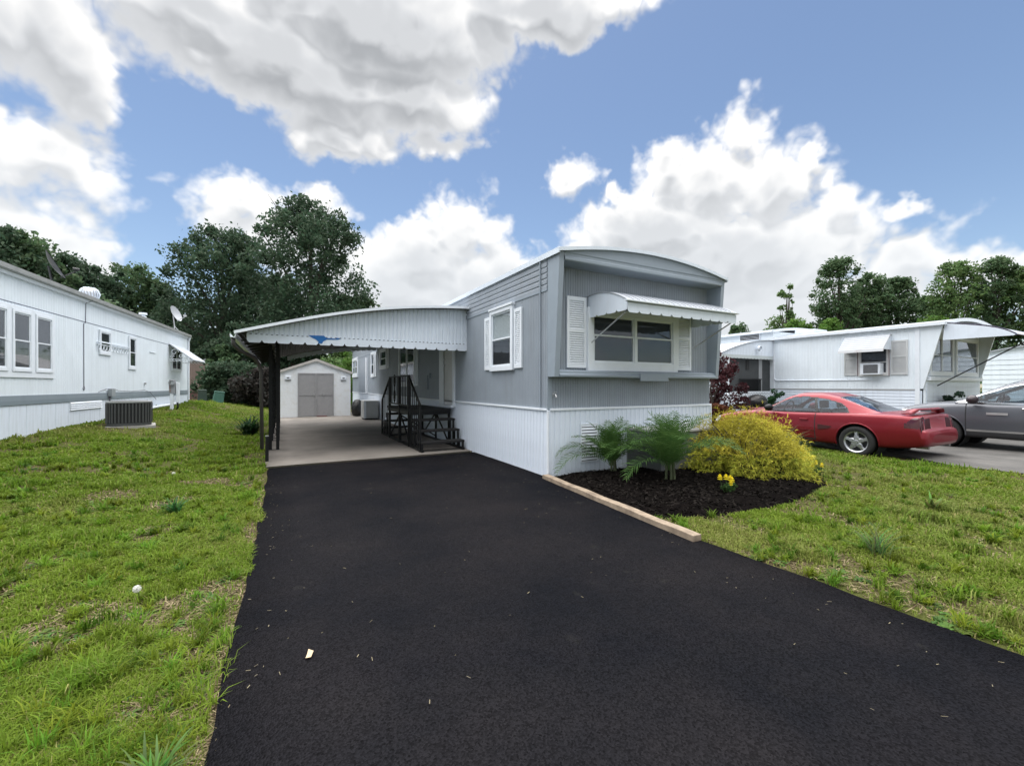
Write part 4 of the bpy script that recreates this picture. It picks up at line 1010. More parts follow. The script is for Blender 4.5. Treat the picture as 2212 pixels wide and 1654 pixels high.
def utility_bin(name, label, loc, w, d, hgt, col, tilt):
    o = thing(name, label, 'utility box', loc, R(10)); o.rotation_euler = (0, tilt, R(10))
    m = mat(name + '_paint_' + str(col[1]), col, .5, var=(4, .2))
    MB().prism([(-w / 2, 0), (w / 2, 0), (w * .44, hgt * .86), (-w * .44, hgt * .86)], 'y', -d / 2, d / 2).build('body', m, o, bevel=.02)
    MB().box(-w * .47, w * .47, -d * .53, d * .53, hgt * .86, hgt).build('lid', m, o, bevel=.03)
utility_bin('utility_box', 'dark green upright utility box on the grass near the brown home', (-4.15, 31.2, gz1(-4.15, 31.2) - .02), .46, .45, .78, (.03, .055, .045), 0)
utility_bin('utility_box', 'tilted pale green utility box on the grass near the dark bushes', (-3.3, 30.2, gz1(-3.3, 30.2) - .02), .54, .52, .72, (.05, .14, .11), R(9))

# ------------------------------------------------------------------ white home beyond the cars
def build_right_home():
    X0, Y0 = 18.5, 5.9
    h = thing('mobile_home', 'white mobile home with slanted front, front awning and side porch behind the parked cars', 'mobile home', (X0, Y0, 0))
    W_, ys, ye = 4.9, 4.9, 17.0; e1, e2 = 3.42, 3.78
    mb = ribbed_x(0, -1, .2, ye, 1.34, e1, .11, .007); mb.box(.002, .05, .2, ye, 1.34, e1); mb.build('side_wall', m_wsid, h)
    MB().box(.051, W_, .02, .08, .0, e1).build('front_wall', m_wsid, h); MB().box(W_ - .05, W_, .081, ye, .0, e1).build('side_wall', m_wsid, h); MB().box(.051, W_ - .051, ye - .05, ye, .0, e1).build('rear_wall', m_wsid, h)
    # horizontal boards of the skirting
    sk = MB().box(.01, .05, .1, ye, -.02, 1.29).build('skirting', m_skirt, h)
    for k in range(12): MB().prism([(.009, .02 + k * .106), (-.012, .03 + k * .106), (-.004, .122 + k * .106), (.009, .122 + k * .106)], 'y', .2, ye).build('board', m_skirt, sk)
    MB().box(-.02, .0, .2, ye, 1.295, 1.338).build('band', mat('grey_band', (.36, .37, .38), .5), h)
    MB().box(-.035, .02, .14, .26, .0, e1 - .05).build('corner_post', m_trim, h, bevel=.005)
    wing = [(.139, 1.35), (.06, 1.35), (-.42, e1 - .02), (.139, e1 - .02)]
    MB().prism(wing, 'x', -.012, .06).build('wing', m_wsid, h); MB().prism(wing, 'x', W_ - .06, W_ + .01).build('wing', m_wsid, h)
    def ar(x, e, c): t = (x / W_ - .5) * 2; return e + c * (1 - t * t)
    def roofsec(e, c, y0, y1, nm):
        s = [(-.08 + (W_ + .16) * i / 20, ar(min(max(-.08 + (W_ + .16) * i / 20, 0), W_), e, c)) for i in range(21)]
        r = MB().prism(s + [(x, z - .05) for x, z in s[::-1]], 'y', y0, y1).build(nm, m_roof, h)
        MB().box(-.13, -.081, y0 - .01, y1, e - .09, e + .012).build('eave_trim', m_trim, r)
        MB().prism([(x, z + .012) for x, z in s] + [(x, z - .10) for x, z in s[::-1]], 'y', y0 - .025, y0 - .002).build('front_edge', m_trim, r)
    roofsec(e1 + .05, .26, -.48, ys, 'roof')
    roofsec(e2 + .05, .20, ys + .004, ye, 'roof')
    MB().box(.003, W_ - .06, ys + .02, ye, e1 + .0, e2 + .0).build('raised_wall', m_wsid, h)
    hv = MB().prism([(x, z) for x, z in ((.0, e1 + .05),) ] + [(.0, e2)], 'y', 0, .1) if False else None
    v = MB().box(-.03, .002, 5.5, 6.4, 3.50, 3.72).build('vent', m_dark, h); rect_frame(MB(), 'x', 5.47, 6.43, 3.47, 3.75, .03, -.045, -.0).build('frame', m_trim, v)
    for zz in (3.55, 3.61, 3.67): MB().box(-.042, -.031, 5.5, 6.4, zz, zz + .012).build('slat', m_trim, v)
    MB().box(1.2, 2.2, ys - 1.0, ys - .2, e1 + .24, e1 + .42).build('roof_hatch', m_white, h, bevel=.02)
    # front windows under the awning
    window(h, 'y', -1, .02, .25, 2.25, 1.78, 3.15, .10, 2, proud=.06); window(h, 'y', -1, .02, 2.45, 4.6, 1.78, 3.15, .10, 1, proud=.06)
    MB().box(.1, W_ - .1, -.10, .018, 1.62, 1.74).build('sill', m_trim, h, bevel=.005)
    for k in range(10): MB().box(.1, W_, .0, .018, .05 + k * .15, .185 + k * .15).build('board', m_skirt, h)
    # front awning
    pr = []
    for i in range(13):
        t = i / 12; pr.append((-.44 - 1.5 * t, 3.44 - .30 * t - .20 * t ** 5))
    a = MB().prism(pr + [(y, z - .012) for y, z in pr[::-1]], 'x', .05, W_).build('awning', mat('awning_brown_underside', (.14, .075, .065), .7), h)
    MB().prism([(y, z + .012) for y, z in pr] + [(y, z + .002) for y, z in pr[::-1]], 'x', .045, W_ + .005).build('awning_skin', m_roof, a)
    MB().prism([(y, z - .014) for y, z in pr] + [(-1.9, 2.90), (-.40, 2.90)], 'x', .03, .044).build('end_panel', m_white, a)
    MB().tube([(.04, y, z + .016) for y, z in pr] + [(.04, -1.95, 2.90)], .014, 6).build('edge_bead', mat('navy_bead', (.03, .03, .08), .4), a)
    MB().bar((.75, -.05, 1.45), (1.7, -1.85, 2.86), .035).build('arm', m_screen, a)
    # side window: hood, shutters, room air conditioner
    window(h, 'x', -1, -.007, .93, 1.85, 1.80, 2.92, .07, 1, meet=2.28, proud=.05, m_fr=mat('aged_white_frame', (.62, .62, .62), .5))
    MB().box(-.062, -.058, .93, .945, 1.8, 2.9).box(-.062, -.058, 1.835, 1.85, 1.8, 2.9).build('red_stop', mat('dark_red_frame', (.13, .03, .04), .6), h)
    m_sh = mat('grey_shutter', (.55, .57, .58), .5, var=(4, .1))
    shutter(h, 'x', -1, -.007, 1.87, 2.29, 1.82, 2.99, mids=(2.45,), m=m_sh); shutter(h, 'x', -1, -.007, .44, .90, 1.82, 3.0, mids=(2.45,), m=m_sh)
    hood = [(-.01, 3.22), (-.10, 3.22), (-.62, 2.72), (-.64, 2.62), (-.61, 2.62), (-.59, 2.70), (-.09, 3.19), (-.01, 3.19)]
    hd = MB().prism(hood, 'y', .88, 2.22).build('window_hood', mat('rust_stained_hood', (.52, .54, .56), .5, var=(3, .3), col2=(.40, .35, .34), stops=(.55, .75)), h)
    MB().prism([(-.01, 3.18), (-.09, 3.18), (-.60, 2.69), (-.01, 2.69)], 'y', .885, .897).build('end_panel', m_white, hd); MB().prism([(-.01, 3.18), (-.09, 3.18), (-.60, 2.69), (-.01, 2.69)], 'y', 2.20, 2.212).build('end_panel', m_white, hd)
    for k in range(7): MB().prism([(-.10 - k * .075, 3.224 - k * .072), (-.10 - k * .075 - .03, 3.224 - k * .072 - .012), (-.10 - k * .075 - .06, 3.21 - k * .072 - .05)], 'y', .879, 2.221).build('slat', m_awn, hd)
    ac = MB().box(-.30, -.01, 1.10, 1.68, 1.84, 2.24).build('window_air_conditioner', m_trim, h, bevel=.015)
    MB().box(-.306, -.301, 1.16, 1.58, 1.89, 2.19).build('grille', m_screen, ac)
    for k in range(9): MB().box(-.311, -.3065, 1.16, 1.58, 1.90 + k * .032, 1.908 + k * .032).build('slat', m_alu, ac)
    MB().tube([(-.03, 4.86, 3.2), (-.03, 4.86, 1.75), (-.03, 4.8, 1.69), (-.03, 4.7, 1.67), (-.03, 1.45, 1.66)], .018, 6).build('conduit', m_trim, h)
    MB().box(-.03, -.008, 4.85, 4.92, 1.34, e1).build('wall_seam', m_trim, h)
    # side porch
    px = -3.05; yp = 4.92
    axs = np.linspace(px - .55, -.02, 30); co = np.polyfit([px - .55, px + .3, -1.6, -.7, 0], [2.70, 2.98, 3.24, 3.36, 3.38], 3)
    zt = np.polyval(co, axs); L = ribs(px - .5, -.02, .10, .014); n = len(L)
    pw = MB(); pw.add([(u, yp - d, 2.70) for u, d in L] + [(u, yp - d, max(float(np.polyval(co, u)) - .02, 2.702)) for u, d in L], [(i, i + 1, n + i + 1, n + i) for i in range(n - 1)])
    po = pw.build('porch_awning', m_white, h, solid=.004)
    MB().prism([(x, z) for x, z in zip(axs, zt)] + [(x, z - .02) for x, z in zip(axs[::-1], zt[::-1])], 'y', yp - .05, yp + 3.0).build('porch_roof', m_roof, po)
    MB().prism(scallop(px - .5, -.02, 2.698, 2.55, 16, .04), 'y', yp - .024, yp - .018).build('valance', mat('grey_green_valance', (.50, .55, .56), .5), po)
    l = MB().lathe([(0, .16), (.07, .14), (.10, .08), (.10, 0)], (-1.2, yp - .20, 2.98), 14, 'y').build('flood_lamp', m_trim, po)
    for xx in (px + .05,): MB().box(xx - .05, xx + .05, yp - .02, yp + .08, .0, 2.70).build('porch_post', m_trim, h)
    MB().box(px, -.02, yp + .05, yp + 2.9, .52, .60).build('porch_floor', m_greyt, h)
    MB().box(px + .12, -.03, yp + .12, yp + .14, 1.18, 2.62).build('porch_screen', mat('porch_panel_dark', (.05, .056, .06), .8, var=(2, .3)), h)  # plain dark panel across the porch front
    MB().box(-.85, -.62, yp + .10, yp + .119, 1.18, 2.55).build('porch_door', mat('porch_door_paint', (.25, .26, .27), .6), h)
    MB().box(-1.7, -1.5, yp + .10, yp + .119, 2.1, 2.5).build('porch_hanging', m_dark, h)
    # lattice in front of the porch, crossed strips
    lt = MB(); y_l = yp - .06; za, zb = .15, 1.17; xa, xb = px + .1, -.03; pitch = .11; w = .035
    for sg, off in ((1, 0), (-1, .007)):
        k = xa - (zb - za)
        while k < xb:
            p0, p1 = [k, za], [k + (zb - za), zb]
            if p0[0] < xa: p0[1] += xa - p0[0]; p0[0] = xa
            if p1[0] > xb: p1[1] -= p1[0] - xb; p1[0] = xb
            if p1[0] - p0[0] > .02:
                q0, q1 = (p0, p1) if sg > 0 else ([p0[0], za + zb - p0[1]], [p1[0], za + zb - p1[1]])
                dx, dz = -(q1[1] - q0[1]), q1[0] - q0[0]; ln = math.hypot(dx, dz); dx, dz = dx / ln * w / 2, dz / ln * w / 2
                lt.prism([(q0[0] + dx, q0[1] + dz), (q0[0] - dx, q0[1] - dz), (q1[0] - dx, q1[1] - dz), (q1[0] + dx, q1[1] + dz)], 'y', y_l + off, y_l + off + .006)
            k += pitch
    la = lt.build('lattice', m_trim, h)
    MB().box(xa - .02, xb, y_l - .008, y_l - .001, zb, zb + .05).build('lattice_rail', m_trim, la)
    MB().box(xa, xb, y_l + .10, y_l + .12, .1, 1.15).build('lattice_backing', m_dark, la)
    rl = MB().box(-2.2, -.75, yp + .03, yp + .07, 1.70, 1.74)
    for k in range(24): rl.box(-2.19 + k * .06, -2.17 + k * .06, yp + .04, yp + .06, 1.2, 1.70)
    rl.build('porch_railing', m_black, h)
    sr = MB().bar((px - 1.0, yp - .1, .75), (px, yp - .1, 1.17), .06, .05)
    for k in range(8): sr.box(px - .95 + k * .12, px - .92 + k * .12, yp - .11, yp - .09, .05, .76 + k * .05)
    sr.build('stair_railing', m_trim, h)
build_right_home()
def build_far_shed():
    s = thing('storage_shed', 'white lap-sided outbuilding with shallow curved roof behind the front awning', 'outbuilding', (27.6, 3.2, 0))
    n = 20; L, D = 3.7, 3.0
    def zt(y): t = (y / L - .5) * 2; return 2.85 + .28 * (1 - t * t)
    pts = [(0, 0), (L, 0)] + [(L * (1 - i / n), zt(L * (1 - i / n))) for i in range(n + 1)]
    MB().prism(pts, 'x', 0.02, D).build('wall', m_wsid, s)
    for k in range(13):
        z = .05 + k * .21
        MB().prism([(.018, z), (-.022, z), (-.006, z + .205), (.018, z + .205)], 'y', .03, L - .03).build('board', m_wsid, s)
    tp = [(L * i / n, zt(L * i / n)) for i in range(n + 1)]
    MB().prism([(y, z + .05) for y, z in tp] + [(y, z + .003) for y, z in tp[::-1]], 'x', -.10, D + .1).build('roof', m_roof, s)
    MB().tube([(-.06, 2.2 + .12 * math.cos(t), 1.25 + .14 * math.sin(t)) for t in np.linspace(0, 6.2, 20)] , .015, 6).build('hose', m_alu, s)
build_far_shed()
def build_grill():
    g = thing('barbecue_grill', 'black covered barbecue in front of the white porch lattice', 'barbecue', (16.75, 10.45, 0))
    MB().box(-.34, .34, -.26, .26, .0, .62).build('cart', m_black, g, bevel=.02)
    blob('cover', m_bag, (0, 0, .82), .46, .34, .28, 8, .10, 16, g)
build_grill()

# ------------------------------------------------------------------ cars (local: y forward, x to the car's own right, z up)
def car_paint(name, col, fl=.3):
    m = mat(name, col, .38, metal=.35, var=(60, .08), coat=.3, spec=.35); return m
def pch(xs, ys):
    """smooth monotone-ish interpolation"""
    xs = np.array(xs, float); ys = np.array(ys, float); h = np.diff(xs); dl = np.diff(ys) / h
    m = np.zeros(len(xs)); m[0], m[-1] = dl[0], dl[-1]
    for i in range(1, len(xs) - 1):
        m[i] = 0 if dl[i - 1] * dl[i] <= 0 else 3 * (h[i - 1] + h[i]) / ((2 * h[i] + h[i - 1]) / dl[i - 1] + (h[i] + 2 * h[i - 1]) / dl[i])
    def f(x):
        x = np.clip(x, xs[0], xs[-1]); i = np.clip(np.searchsorted(xs, x) - 1, 0, len(xs) - 2); t = (x - xs[i]) / h[i]
        return (1 + 2 * t) * (1 - t) ** 2 * ys[i] + t * (1 - t) ** 2 * h[i] * m[i] + t * t * (3 - 2 * t) * ys[i + 1] + t * t * (t - 1) * h[i] * m[i + 1]
    return f
def split_mesh(root, V, Q, cls, spec):
    """one object per class; spec: class -> (name, material, smooth)"""
    out = {}
    for k, (nm, m) in spec.items():
        sel = Q[cls == k]
        if not len(sel): continue
        u, inv = np.unique(sel.ravel(), return_inverse=True)
        F = inv.reshape(-1, 4)
        # separate pieces become parts of their own
        lab = np.arange(len(u))
        while True:
            mn = lab[F].min(1); new = lab.copy(); np.minimum.at(new, F.ravel(), np.repeat(mn, 4)); new = new[new]
            if (new == lab).all(): break
            lab = new
        fl = lab[F[:, 0]]; ids, cnt = np.unique(fl, return_counts=True)
        big = ids[cnt >= 14] if (cnt >= 14).any() else ids[[cnt.argmax()]]
        for b_ in big:
            FF = F[fl == b_]; uu, iv = np.unique(FF.ravel(), return_inverse=True); P = V[u[uu]]; c = (P.min(0) + P.max(0)) / 2
            out[k] = place(nm, fast_mesh(nm, P - c, quads=iv.reshape(-1, 4), m=m, smooth=True), c, root)
    return out
def make_wheel(root, x, y, R_, w, rimR, m_rim, side, spokes=5):
    prof = [(rimR, -w / 2 * .8), (R_ - .045, -w / 2), (R_ - .012, -w / 2 * .8), (R_, -w / 4), (R_, w / 4), (R_ - .012, w / 2 * .8), (R_ - .045, w / 2), (rimR, w / 2 * .8), (rimR - .01, w / 2 * .5), (rimR - .01, -w / 2 * .5), (rimR, -w / 2 * .8)]
    ty = MB().lathe(prof, (x, y, R_), 40, 'x').build('wheel', mat('tyre_rubber', (.018, .018, .019), .8, var=(30, .2)), root, smooth=True)
    s = side; o = x + s * w / 2 * .86
    rm = MB().lathe([(rimR * .99, x + s * w * .42 - x), (rimR * .97, s * w * .40), (rimR * .88, s * w * .34), (rimR * .84, s * w * .05), (rimR * .82, -s * w * .3)], (x, y, R_), 40, 'x')
    c = Vector((x, y, R_))
    for k in range(spokes):
        t = 2 * math.pi * k / spokes + .3; d = Vector((0, math.cos(t), math.sin(t))); e = Vector((0, -math.sin(t), math.cos(t)))
        ring = []
        for rr, hw, ox in ((.03, .055, .40), (rimR * .35, .060, .41), (rimR * .65, .034, .385), (rimR * .9, .046, .36)):
            ring.append((c + d * rr, hw, ox))
        vs = []
        for (p_, hw, ox) in ring:
            vs += [p_ + e * hw + Vector((s * w * (ox - .12), 0, 0)), p_ + e * hw * .55 + Vector((s * w * ox, 0, 0)), p_ - e * hw * .55 + Vector((s * w * ox, 0, 0)), p_ - e * hw + Vector((s * w * (ox - .12), 0, 0))]
        rm.add(vs, [(i * 4 + j, i * 4 + j + 1, i * 4 + 5 + j, i * 4 + 4 + j) for i in range(len(ring) - 1) for j in range(3)])
    rm.lathe([(0.001, s * w * .45), (.04, s * w * .44), (.05, s * w * .38)], tuple(c), 20, 'x')
    rm.build('rim', m_rim, ty)
    MB().lathe([(.001, s * w * .02), (rimR * .84, s * w * .02)], tuple(c), 24, 'x').build('brake_disc', m_screen, ty)
    return ty

def build_car(cfg):
    root = thing('parked_car', cfg['label'], 'car', cfg['loc'], cfg['rz'])
    t = cfg['body']; ys_ = [r[0] for r in t]
    fw, fb, fs, ft = (pch(ys_, [r[k] for r in t]) for k in (1, 2, 3, 4))
    ST = np.linspace(ys_[0], ys_[-1], 230); M = 44
    # half ring, from underside centre to top centre
    V = []; wring = []
    for y in ST:
        w, zb, zs, zt = fw(y), fb(y), fs(y), ft(y)
        zs = min(zs, zt - .004)
        pts = [(0, zb), (w * .80, zb), (w * .93, zb + .03), (w * .975, zb + (zs - zb) * .25), (w, zb + (zs - zb) * .55), (w * .985, zb + (zs - zb) * .82), (w * .955, zs), (w * .90, zs + (zt - zs) * .45), (w * .72, zs + (zt - zs) * .80), (w * .4, zt - (zt - zs) * .06), (0, zt)]
        P = np.array(pts); d = np.r_[0, np.cumsum(np.hypot(*np.diff(P, axis=0).T) + 1e-6)]
        par = np.linspace(0, 1, len(pts)); uu = np.linspace(0, 1, M)
        fx = np.interp(uu, par, P[:, 0]); fz = np.interp(uu, par, P[:, 1])
        for _ in range(2):
            fx[1:-1] = (fx[:-2] + 2 * fx[1:-1] + fx[2:]) / 4; fz[1:-1] = (fz[:-2] + 2 * fz[1:-1] + fz[2:]) / 4
        ring = [(x, y, z) for x, z in zip(fx, fz)] + [(-x, y, z) for x, z in zip(fx[-2:0:-1], fz[-2:0:-1])]
        V += ring
    V = np.array(V); N = 2 * M - 2; S = len(ST); idx = np.arange(S * N).reshape(S, N)
    Q = np.stack([idx[:-1], idx[1:], np.roll(idx, -1, 1)[1:], np.roll(idx, -1, 1)[:-1]], -1).reshape(-1, 4)
    C = V[Q].mean(1); cls = np.zeros(len(Q), int)
    ax = np.abs(C[:, 0])
    for wy in cfg['axles']:
        cls[(np.hypot(C[:, 1] - wy, C[:, 2] - cfg['R']) < cfg['arch']) & (ax > .45)] = 9
        cls[(np.abs(C[:, 1] - wy) < cfg['arch']) & (C[:, 2] < cfg['R'] * .8) & (ax > .3) & (np.hypot(C[:, 1] - wy, C[:, 2] - cfg['R']) < cfg['arch'])] = 9
    cls = cfg['classify'](C, ax, cls)
    spec = {0: ('body', cfg['paint']), 1: ('door', cfg['paint']), 2: ('panel_gap', m_dark), 3: ('taillight', mat('red_lens', (.055, .004, .007), .2, coat=.6)), 4: ('rocker', cfg.get('lower', cfg['paint'])), 5: ('interior', mat('car_interior', (.03, .03, .032), .8)), 6: ('headlight', mat('clear_lens', (.55, .57, .6), .1, coat=1)), 7: ('side_scoop', mat('scoop_dark', (.05, .008, .01), .5)), 8: ('bumper', cfg['paint']), 10: ('grille', m_dark), 11: ('chrome_strip', mat('chrome', (.75, .76, .78), .15, metal=1))}
    parts = split_mesh(root, V, Q, cls, spec)
    for k in (0, S - 1):   # end caps
        ring = V[idx[k]]
        MB().add([tuple(p) for p in ring], [tuple(range(N)) if k else tuple(range(N))[::-1]]).build('end_panel', cfg['paint'], root)
    # wheel housings, arch lips and wheels
    for wy in cfg['axles']:
        for s in (-1, 1):
            MB().lathe([(cfg['arch'] - .004, s * .45), (cfg['arch'] - .004, s * (cfg['track'] + .05))], (0, wy, cfg['R']), 32, 'x').disc((s * .46, wy, cfg['R']), (s, 0, 0), cfg['arch'], 32).build('wheel_housing', m_dark, root)
            make_wheel(root, s * cfg['track'], wy, cfg['R'], .22, cfg['rim'], cfg['m_rim'], s)
            arc = []
            for a in np.linspace(-.35, math.pi + .35, 40):
                y = wy + cfg['arch'] * math.cos(a); z = cfg['R'] + cfg['arch'] * math.sin(a)
                w, zb, zs, zt = fw(y), fb(y), fs(y), ft(y)
                q = np.clip((z - zb) / max(zs - zb, .01), 0, 1.0)
                xx = w * np.interp(q, [0, .25, .55, .82, 1], [.93, .975, 1, .985, .955]) - .004
                if z > zb: arc.append((s * xx, y, z))
            if len(arc) > 3: MB().tube(arc, .014, 6).build('arch_lip', cfg['paint'], root, smooth=True)
    # cabin
    t = cfg['cabin']; ys_ = [r[0] for r in t]; cz, cw, cr = (pch(ys_, [r[k] for r in t]) for k in (1, 2, 3))
    belt = cfg['belt']; ST = np.linspace(ys_[0], ys_[-1], 200); V = []; M = 40
    for y in ST:
        zt = cz(y); wb = cw(y); wr = cr(y); b = min(belt(y), zt - .002); hgt = zt - b
        pts = [(wb, b - .05), (wb, b), (wb + (wr - wb) * .45, b + hgt * .5), (wr + (wb - wr) * .12, b + hgt * .84), (wr * .90, b + hgt * .94), (wr * .6, zt - hgt * .012), (0, zt)]
        P = np.array(pts); uu = np.linspace(0, 1, M); par = np.array([0, .06, .38, .62, .72, .86, 1])
        fx = np.interp(uu, par, P[:, 0]); fz = np.interp(uu, par, P[:, 1])
        for _ in range(2):
            fx[1:-1] = (fx[:-2] + 2 * fx[1:-1] + fx[2:]) / 4; fz[1:-1] = (fz[:-2] + 2 * fz[1:-1] + fz[2:]) / 4
        V += [(x, y, z) for x, z in zip(fx, fz)] + [(-x, y, z) for x, z in zip(fx[-2::-1], fz[-2::-1])]
    V = np.array(V); N = 2 * M - 1; S = len(ST); idx = np.arange(S * N).reshape(S, N)
    Q = np.stack([idx[:-1, :-1], idx[1:, :-1], idx[1:, 1:], idx[:-1, 1:]], -1).reshape(-1, 4)
    Q = Q[:, ::1]; C = V[Q].mean(1); ax = np.abs(C[:, 0]); cls = cfg['glazing'](C, ax, cz, belt)
    # front/rear glass reads from the height against the roof line
    split_mesh(root, V, Q, cls, {0: ('roof', cfg['paint']), 1: ('side_window', m_glassc), 2: ('rear_window', m_glassc), 3: ('windscreen', m_glassc), 4: ('window_trim', mat('black_rubber_trim', (.012, .012, .013), .5)), 5: ('chrome_strip', mat('chrome', (.75, .76, .78), .15, metal=1))})
    for s in (-1, 1):
        for yy, zz in cfg['seats']:
            st = MB().box(s * .38 - .23, s * .38 + .23, yy - .08, yy + .06, zz - .5, zz - .16).build('seat', mat('seat_cloth', (.055, .055, .06), .8), root, bevel=.03)
            MB().box(s * .38 - .13, s * .38 + .13, yy - .07, yy + .03, zz - .14, zz + .04).build('headrest', mat('seat_cloth', (.055, .055, .06), .8), st, bevel=.03)
    yy, zz = cfg['steer']
    MB().tube([(-.38 + .18 * math.cos(a), yy - .06 * math.sin(a), zz + .17 * math.sin(a)) for a in np.linspace(0, 6.283, 24)], .016, 6).build('steering_wheel', m_black, root)
    return root

red = car_paint('red_metallic_paint', (.21, .012, .022))
def cls_red(C, ax, cls):
    y, z = C[:, 1], C[:, 2]
    side = ax > .62
    f = cls == 0
    cls[f & (np.abs(y) < 1.1) & (ax < .66) & (z > .8) & (y < .62) & (y > -1.35)] = 5
    front, rear = .95, -.42
    dr = f & side & (y < front) & (y > rear) & (z > .30) & (z < .86)
    cls[dr] = 1
    for e in (front, rear): cls[f & side & (np.abs(y - e) < .012) & (z > .28) & (z < .88)] = 2
    cls[f & side & (np.abs(z - .30) < .010) & (y < front) & (y > rear)] = 2
    # scoop behind the door
    sc = f & side & (y < rear - .05) & (y > rear - .30) & (z < .64) & (z > .50 + np.abs(y - rear + .05) * .28)
    # tail lamps wrap round the corner
    cls[f & (y < -1.98) & (z > .675) & (z < .88) & (ax > .36) & ((y < -2.12) | (z < .88 - (y + 2.12) * .9))] = 3
    cls[(cls == 3) & ((np.abs(ax - .50) < .014) | (np.abs(ax - .64) < .014)) & (y < -2.1)] = 0
    cls[f & (cls == 0) & (y < -1.72) & (z < .64)] = 8
    cls[(y > 2.0) & (z > .52) & (z < .68) & (ax > .45)] = 6
    return cls
def glz_red(C, ax, cz, belt):
    x, y, z = C[:, 0], C[:, 1], C[:, 2]; b = np.array([belt(v) for v in y]); top = np.array([cz(v) for v in y]); h = top - b
    c = np.zeros(len(C), int); q = (z - b) / np.maximum(h, .02)
    sidef = ax > np.interp(y, [-1.6, -1.0, -.3, .2, .8], [.60, .545, .52, .53, .60])
    # side glass outline
    topz = np.interp(y, [-1.05, -.85, -.5, -.1, .15, .35, .72], [.95, 1.10, 1.20, 1.235, 1.215, 1.13, .94])
    g = sidef & (z > b + .018) & (z < topz) & (y > -1.02 + (z - .9) * .55) & (y < .70 - (z - .9) * 1.15)
    c[sidef & (z > b - .03) & (z < topz + .018) & (y > -1.05 + (z - .9) * .55) & (y < .74 - (z - .9) * 1.15)] = 4
    c[g] = 1
    c[g & (np.abs(y + .42 - (z - .9) * .30) < .028)] = 4
    rear = (~sidef) & (y < -.80) & (z < np.interp(y, [-1.6, -.8], [1.02, 1.30]) + .05) & (y > -1.53) & (ax < .60)
    c[rear] = 2; c[(~sidef) & (y < -.76) & (y >= -.80) & (ax < .6)] = 4
    ws = (~sidef) & (y > .12) & (y < .72) & (ax < .66); c[ws] = 3
    return c
def build_red():
    body = [  # y, half width, bottom, shoulder, top
        (-2.33, .60, .40, .50, .58), (-2.315, .70, .36, .56, .63), (-2.28, .78, .33, .60, .655), (-2.225, .815, .31, .635, .67), (-2.205, .82, .31, .80, .90), (-2.17, .835, .30, .86, .935), (-2.0, .865, .27, .875, .95), (-1.7, .895, .24, .885, .955), (-1.21, .912, .22, .885, .95), (-.5, .900, .21, .865, .925), (.2, .893, .21, .85, .91), (.8, .893, .21, .835, .93), (1.36, .892, .21, .79, .875), (1.8, .865, .22, .72, .80), (2.1, .81, .24, .64, .71), (2.24, .70, .27, .56, .61), (2.30, .55, .32, .48, .53)]
    cabin = [(-1.62, .935, .80, .60), (-1.45, .985, .79, .59), (-1.05, 1.155, .785, .575), (-.70, 1.285, .785, .565), (-.35, 1.345, .79, .56), (.0, 1.345, .795, .56), (.25, 1.285, .80, .58), (.55, 1.10, .805, .63), (.86, .925, .80, .68)]
    r = build_car(dict(label='red two-door coupe with rear spoiler parked beside the grass', loc=(10.72 + .80, 4.50 + 1.21, -.05), rz=R(0), body=body, cabin=cabin, axles=(-1.21, 1.36), R=.325, arch=.385, rim=.222, track=.80, m_rim=mat('silver_alloy', (.42, .43, .45), .35, metal=.8, var=(20, .1)), paint=red, belt=lambda y: .895 - .02 * max(0, y), classify=cls_red, glazing=glz_red, seats=((-.35, 1.12), (-1.0, 1.02)), steer=(.42, .95)))
    # spoiler, mirrors, handle, tail trim
    sp = []
    for x in np.linspace(-.74, .74, 25):
        e = abs(x) / .74; zc = 1.03 - .085 * max(0, (e - .72) / .28) ** 1.6; sp.append((x, -2.10 + .10 * e * e, zc))
    mb = MB(); vs = []
    for (x, y, z) in sp: vs += [(x, y - .10, z + .0), (x, y - .02, z + .024), (x, y + .11, z + .004), (x, y + .0, z - .022)]
    mb.add(vs, [(i * 4 + j, i * 4 + (j + 1) % 4, i * 4 + 4 + (j + 1) % 4, i * 4 + 4 + j) for i in range(len(sp) - 1) for j in range(4)] + [(0, 1, 2, 3), (99, 98, 97, 96)])
    mb.build('spoiler', red, r, smooth=True)
    for s in (-1, 1):
        blob('mirror', m_black if s < 0 else red, (s * 1.0, .55, .97), .12, .085, .085, 4, .05, 10, r)
        MB().bar((s * .84, .58, .93), (s * .98, .56, .95), .05, .04).build('mirror_arm', m_black, r)
        h = MB().box(s * .893, s * .915, -.28, -.10, .715, .755).build('door_handle', red, r, bevel=.01)
        MB().box(s * .899, s * .908, -.42, .95, .50, .512).build('side_moulding', red, r)
    MB().box(-.26, .26, -2.213, -2.2085, .70, .83).build('licence_plate', mat('plate', (.20, .05, .05), .5), r)
    MB().tube([(-.5, -2.25, .30), (-.5, -2.05, .30)], .035, 10).build('exhaust', m_alu, r); MB().tube([(.5, -2.25, .30), (.5, -2.05, .30)], .035, 10).build('exhaust', m_alu, r)
    for s in (-1, 1):
        sx = s * .9005
        MB().prism([(-.49, .645), (-.76, .615), (-.70, .565), (-.49, .53)], 'x', sx, sx + s * .012).build('side_scoop', mat('scoop_dark', (.05, .008, .01), .5), r)
    # front hood scoop
    MB().box(-.3, .3, 1.2, 1.5, .885, .905).build('hood_scoop', red, r, bevel=.008)
build_red()

